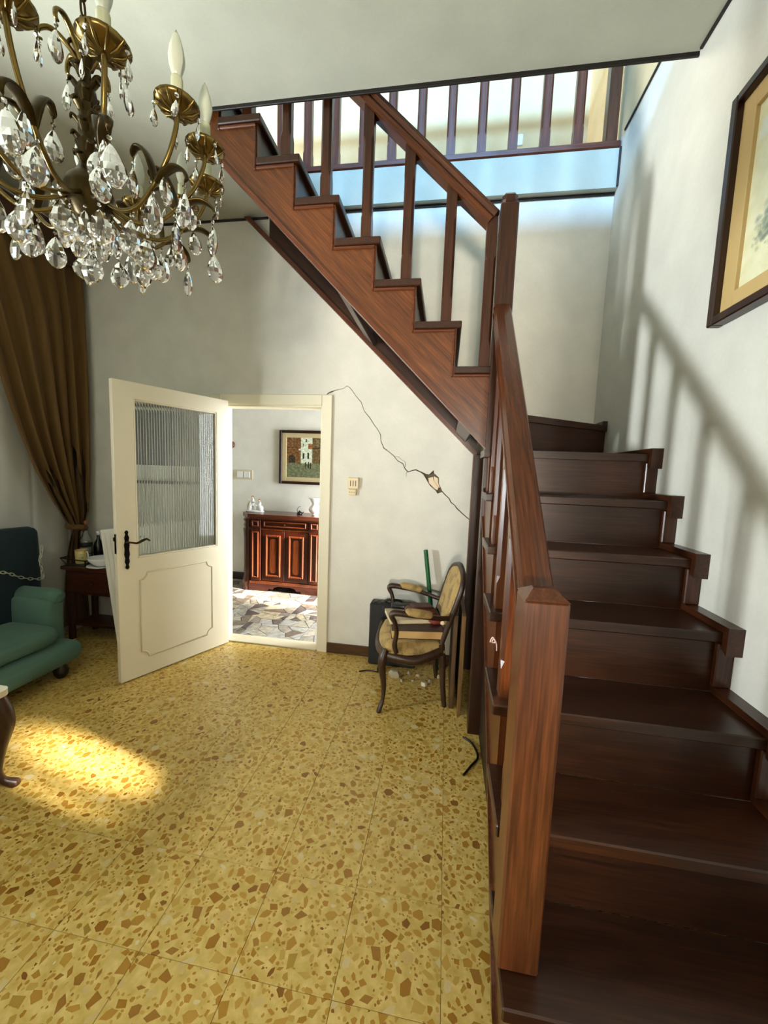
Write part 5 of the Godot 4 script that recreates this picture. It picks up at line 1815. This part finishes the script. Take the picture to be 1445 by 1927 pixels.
# ---------------------------------------------------------------- hall furniture
func sideboard():
	var t = thing("sideboard", "carved dark walnut sideboard with two panelled doors against the hall wall", "sideboard", Vector3(-1.86, 0, -4.56))
	var w = wood(Color(0.40, 0.17, 0.085), 1, 0.28, 0.3)
	var wl = wood(Color(0.60, 0.30, 0.15), 1, 0.26, 0.5)
	var wh = wood(Color(0.40, 0.17, 0.085), 0, 0.28, 0.3)
	var st = new_st()
	var Q = Transform3D(Basis(Vector3.RIGHT, PI / 2), Vector3.ZERO)
	# plan outline with canted corners, front at z = +0.2
	var plan = func(g): return [Vector2(-0.56 - g, -0.19), Vector2(0.56 + g, -0.19), Vector2(0.56 + g, 0.08), Vector2(0.44 + g * 0.5, 0.19 + g), Vector2(-0.44 - g * 0.5, 0.19 + g), Vector2(-0.56 - g, 0.08)]
	prism(st, plan.call(0.0), -0.88, -0.10, Q)
	obj("body", st, w, t)
	st = new_st()
	prism(st, plan.call(0.045), -0.945, -0.90, Q)
	prism(st, plan.call(0.025), -0.90, -0.88, Q)
	obj("top", st, wood(Color(0.5, 0.27, 0.17), 0, 0.25), t)
	st = new_st()
	prism(st, plan.call(0.015), -0.775, -0.755, Q)
	obj("moulding", st, wl, t)
	st = new_st()
	prism(st, plan.call(0.018), -0.125, -0.09, Q)
	obj("moulding", st, wl, t)
	# plinth: blocks with a scrolled cut-out between
	st = new_st()
	var pl = [Vector2(-0.46, 0.0), Vector2(-0.22, 0.0), Vector2(-0.20, 0.035), Vector2(-0.15, 0.03), Vector2(-0.13, 0.055), Vector2(-0.08, 0.07), Vector2(0.08, 0.07), Vector2(0.13, 0.055), Vector2(0.15, 0.03), Vector2(0.20, 0.035), Vector2(0.22, 0.0), Vector2(0.46, 0.0), Vector2(0.46, 0.09), Vector2(-0.46, 0.09)]
	prism(st, pl, 0.175, 0.205)
	for s in [-1.0, 1.0]:
		box(st, Vector3(0.46 * s, 0, -0.18), Vector3(0.575 * s, 0.09, 0.09), 0.004)
		box(st, Vector3(0.455 * s, 0, 0.08), Vector3(0.53 * s, 0.09, 0.17), 0.004)
	obj("plinth", st, wh, t)
	var framed_panel = func(parent, x0, x1, y0, y1, z, fw):
		var b = new_st()
		for e in [[x0, x0 + fw, y0, y1], [x1 - fw, x1, y0, y1], [x0 + fw, x1 - fw, y0, y0 + fw], [x0 + fw, x1 - fw, y1 - fw, y1]]:
			box(b, Vector3(e[0], e[2], z), Vector3(e[1], e[3], z + 0.02), 0.007)
		obj("panel_moulding", b, wl, parent)
	# drawer
	st = new_st()
	box(st, Vector3(-0.29, 0.785, 0.19), Vector3(0.29, 0.875, 0.203), 0.004)
	var dr = obj("drawer", st, wh, t)
	framed_panel.call(dr, -0.265, 0.265, 0.797, 0.865, 0.203, 0.014)
	st = new_st()
	lathe(st, [Vector2(0, 0.028), Vector2(0.011, 0.024), Vector2(0.012, 0.016), Vector2(0.005, 0.008), Vector2(0.007, 0)], 12, Transform3D(Basis(Vector3.RIGHT, PI / 2), Vector3(0, 0.83, 0.203)))
	obj("knob", st, M.dark_brass, dr)
	# doors, each with a framed raised panel
	for s in [-1.0, 1.0]:
		st = new_st()
		box(st, Vector3(0.004 * s, 0.135, 0.19), Vector3(0.288 * s, 0.75, 0.204), 0.003)
		var d = obj("door", st, w, t)
		var a = min(0.05 * s, 0.24 * s)
		framed_panel.call(d, a, a + 0.19, 0.19, 0.70, 0.204, 0.024)
		st = new_st()
		var x0 = a + 0.055
		var x1 = a + 0.135
		prism(st, [Vector2(x0, 0.26), Vector2(x0 + 0.02, 0.235), Vector2(x1 - 0.02, 0.235), Vector2(x1, 0.26), Vector2(x1, 0.63), Vector2(x1 - 0.02, 0.655), Vector2(x0 + 0.02, 0.655), Vector2(x0, 0.63)], 0.203, 0.213)
		obj("raised_panel", st, wood(Color(0.52, 0.25, 0.1), 1, 0.3), d)
		# pilaster beside the door with two framed fields
		st = new_st()
		box(st, Vector3(0.305 * s, 0.135, 0.19), Vector3(0.43 * s, 0.875, 0.215), 0.004)
		var p = obj("pilaster", st, w, t)
		var b0 = min(0.325 * s, 0.41 * s)
		framed_panel.call(p, b0, b0 + 0.085, 0.17, 0.735, 0.215, 0.018)
		framed_panel.call(p, b0, b0 + 0.085, 0.795, 0.865, 0.215, 0.016)
		# turned bracket on the canted corner
		st = new_st()
		lathe(st, [Vector2(0, 0.88), Vector2(0.05, 0.88), Vector2(0.055, 0.86), Vector2(0.04, 0.84), Vector2(0.05, 0.80), Vector2(0.042, 0.77), Vector2(0.058, 0.755), Vector2(0.052, 0.72), Vector2(0.046, 0.60), Vector2(0.046, 0.30), Vector2(0.05, 0.22), Vector2(0.04, 0.19), Vector2(0.055, 0.15), Vector2(0.065, 0.10), Vector2(0.06, 0.06), Vector2(0.07, 0.0), Vector2(0, 0.0)], 14)
		obj("corner_column", st, wood(Color(0.45, 0.27, 0.19), 1, 0.3), t, Vector3(0.505 * s, 0, 0.14))
	# things on it
	var v = thing("vase", "white porcelain vase with a flared rim on the sideboard", "vase", Vector3(-1.555, 0.945, -4.54))
	st = new_st()
	var prof = [Vector2(0, 0.0), Vector2(0.04, 0.0), Vector2(0.042, 0.012), Vector2(0.034, 0.018), Vector2(0.06, 0.035), Vector2(0.078, 0.065), Vector2(0.07, 0.098), Vector2(0.042, 0.122), Vector2(0.04, 0.145), Vector2(0.058, 0.185), Vector2(0.086, 0.212), Vector2(0.083, 0.214), Vector2(0.05, 0.185), Vector2(0.034, 0.14), Vector2(0.03, 0.12), Vector2(0, 0.118)]
	lathe(st, prof, 26)
	obj("body", st, M.porcelain, v)
	v = thing("small_kettle", "tiny black kettle ornament with a hoop handle on the sideboard", "kettle", Vector3(-1.745, 0.945, -4.52))
	st = new_st()
	lathe(st, [Vector2(0, 0), Vector2(0.03, 0), Vector2(0.034, 0.012), Vector2(0.026, 0.032), Vector2(0.012, 0.04), Vector2(0.006, 0.046), Vector2(0.008, 0.05), Vector2(0, 0.054)], 18)
	tube(st, [Vector3(0.025, 0.018, 0), Vector3(0.042, 0.025, 0), Vector3(0.052, 0.036, 0)], [0.008, 0.006, 0.004], 8)
	obj("body", st, M.black, v)
	st = new_st()
	tube(st, spline([Vector3(-0.026, 0.03, 0), Vector3(-0.032, 0.06, 0), Vector3(-0.012, 0.092, 0), Vector3(0.012, 0.098, 0)], 5), 0.003, 7)
	obj("handle", st, M.black, v)
	# white porcelain group: two small seated figures on a mound
	v = thing("figurine", "white and gold porcelain figurine group at the left end of the sideboard", "figurine", Vector3(-2.34, 0.945, -4.55))
	st = new_st()
	lathe(st, [Vector2(0, 0), Vector2(0.115, 0), Vector2(0.12, 0.012), Vector2(0.10, 0.022), Vector2(0, 0.03)], 24, Transform3D(), 1, 0.5)
	obj("base", st, M.porcelain, v)
	for e in [[-0.035, 0.19, 1.0], [0.055, 0.155, -1.0]]:
		st = new_st()
		var x = e[0]
		var h = e[1]
		tube(st, spline([Vector3(x - 0.03 * e[2], 0.02, 0.01), Vector3(x - 0.02 * e[2], 0.06, 0.015), Vector3(x, 0.085, 0.0), Vector3(x + 0.004, h - 0.045, -0.005), Vector3(x, h - 0.03, 0)], 4), lerps([0.03, 0.027, 0.022, 0.018, 0.009], 17), 10)
		tube(st, spline([Vector3(x, h - 0.05, 0), Vector3(x + 0.025 * e[2], h - 0.075, 0.015), Vector3(x + 0.045 * e[2], h - 0.06, 0.02)], 4), lerps([0.010, 0.008, 0.006], 9), 7)
		tube(st, spline([Vector3(x, h - 0.05, 0), Vector3(x - 0.025 * e[2], h - 0.08, 0.01), Vector3(x - 0.02 * e[2], h - 0.11, 0.02)], 4), lerps([0.010, 0.008, 0.006], 9), 7)
		tube(st, spline([Vector3(x, 0.075, 0.01), Vector3(x + 0.035 * e[2], 0.07, 0.02), Vector3(x + 0.05 * e[2], 0.03, 0.025)], 4), lerps([0.018, 0.014, 0.008], 9), 8)
		obj("figure", st, M.porcelain, v)
		st = new_st()
		lathe(st, [Vector2(0, -0.018), Vector2(0.010, -0.014), Vector2(0.0145, 0.0), Vector2(0.012, 0.011), Vector2(0, 0.017)], 14)
		obj("head", st, plain(Color(0.85, 0.72, 0.62), 0.3), v.get_child(-1), Vector3(x, h - 0.012, 0.002))
		st = new_st()
		lathe(st, [Vector2(0.0158, 0.0), Vector2(0.0135, 0.012), Vector2(0, 0.02)], 14)
		obj("hair", st, plain(Color(0.42, 0.26, 0.1), 0.5), v.get_child(-1), Vector3(x, h - 0.01, -0.001))
	st = new_st()
	tube(st, spline([Vector3(-0.09, 0.02, 0), Vector3(-0.095, 0.08, 0), Vector3(-0.08, 0.13, 0), Vector3(-0.09, 0.15, 0)], 4), lerps([0.014, 0.012, 0.009, 0.004], 13), 8)
	tube(st, spline([Vector3(0.09, 0.02, 0), Vector3(0.10, 0.05, 0), Vector3(0.095, 0.08, 0)], 4), lerps([0.016, 0.012, 0.005], 9), 8)
	obj("tree_stump", st, plain(Color(0.84, 0.8, 0.66), 0.3), v)
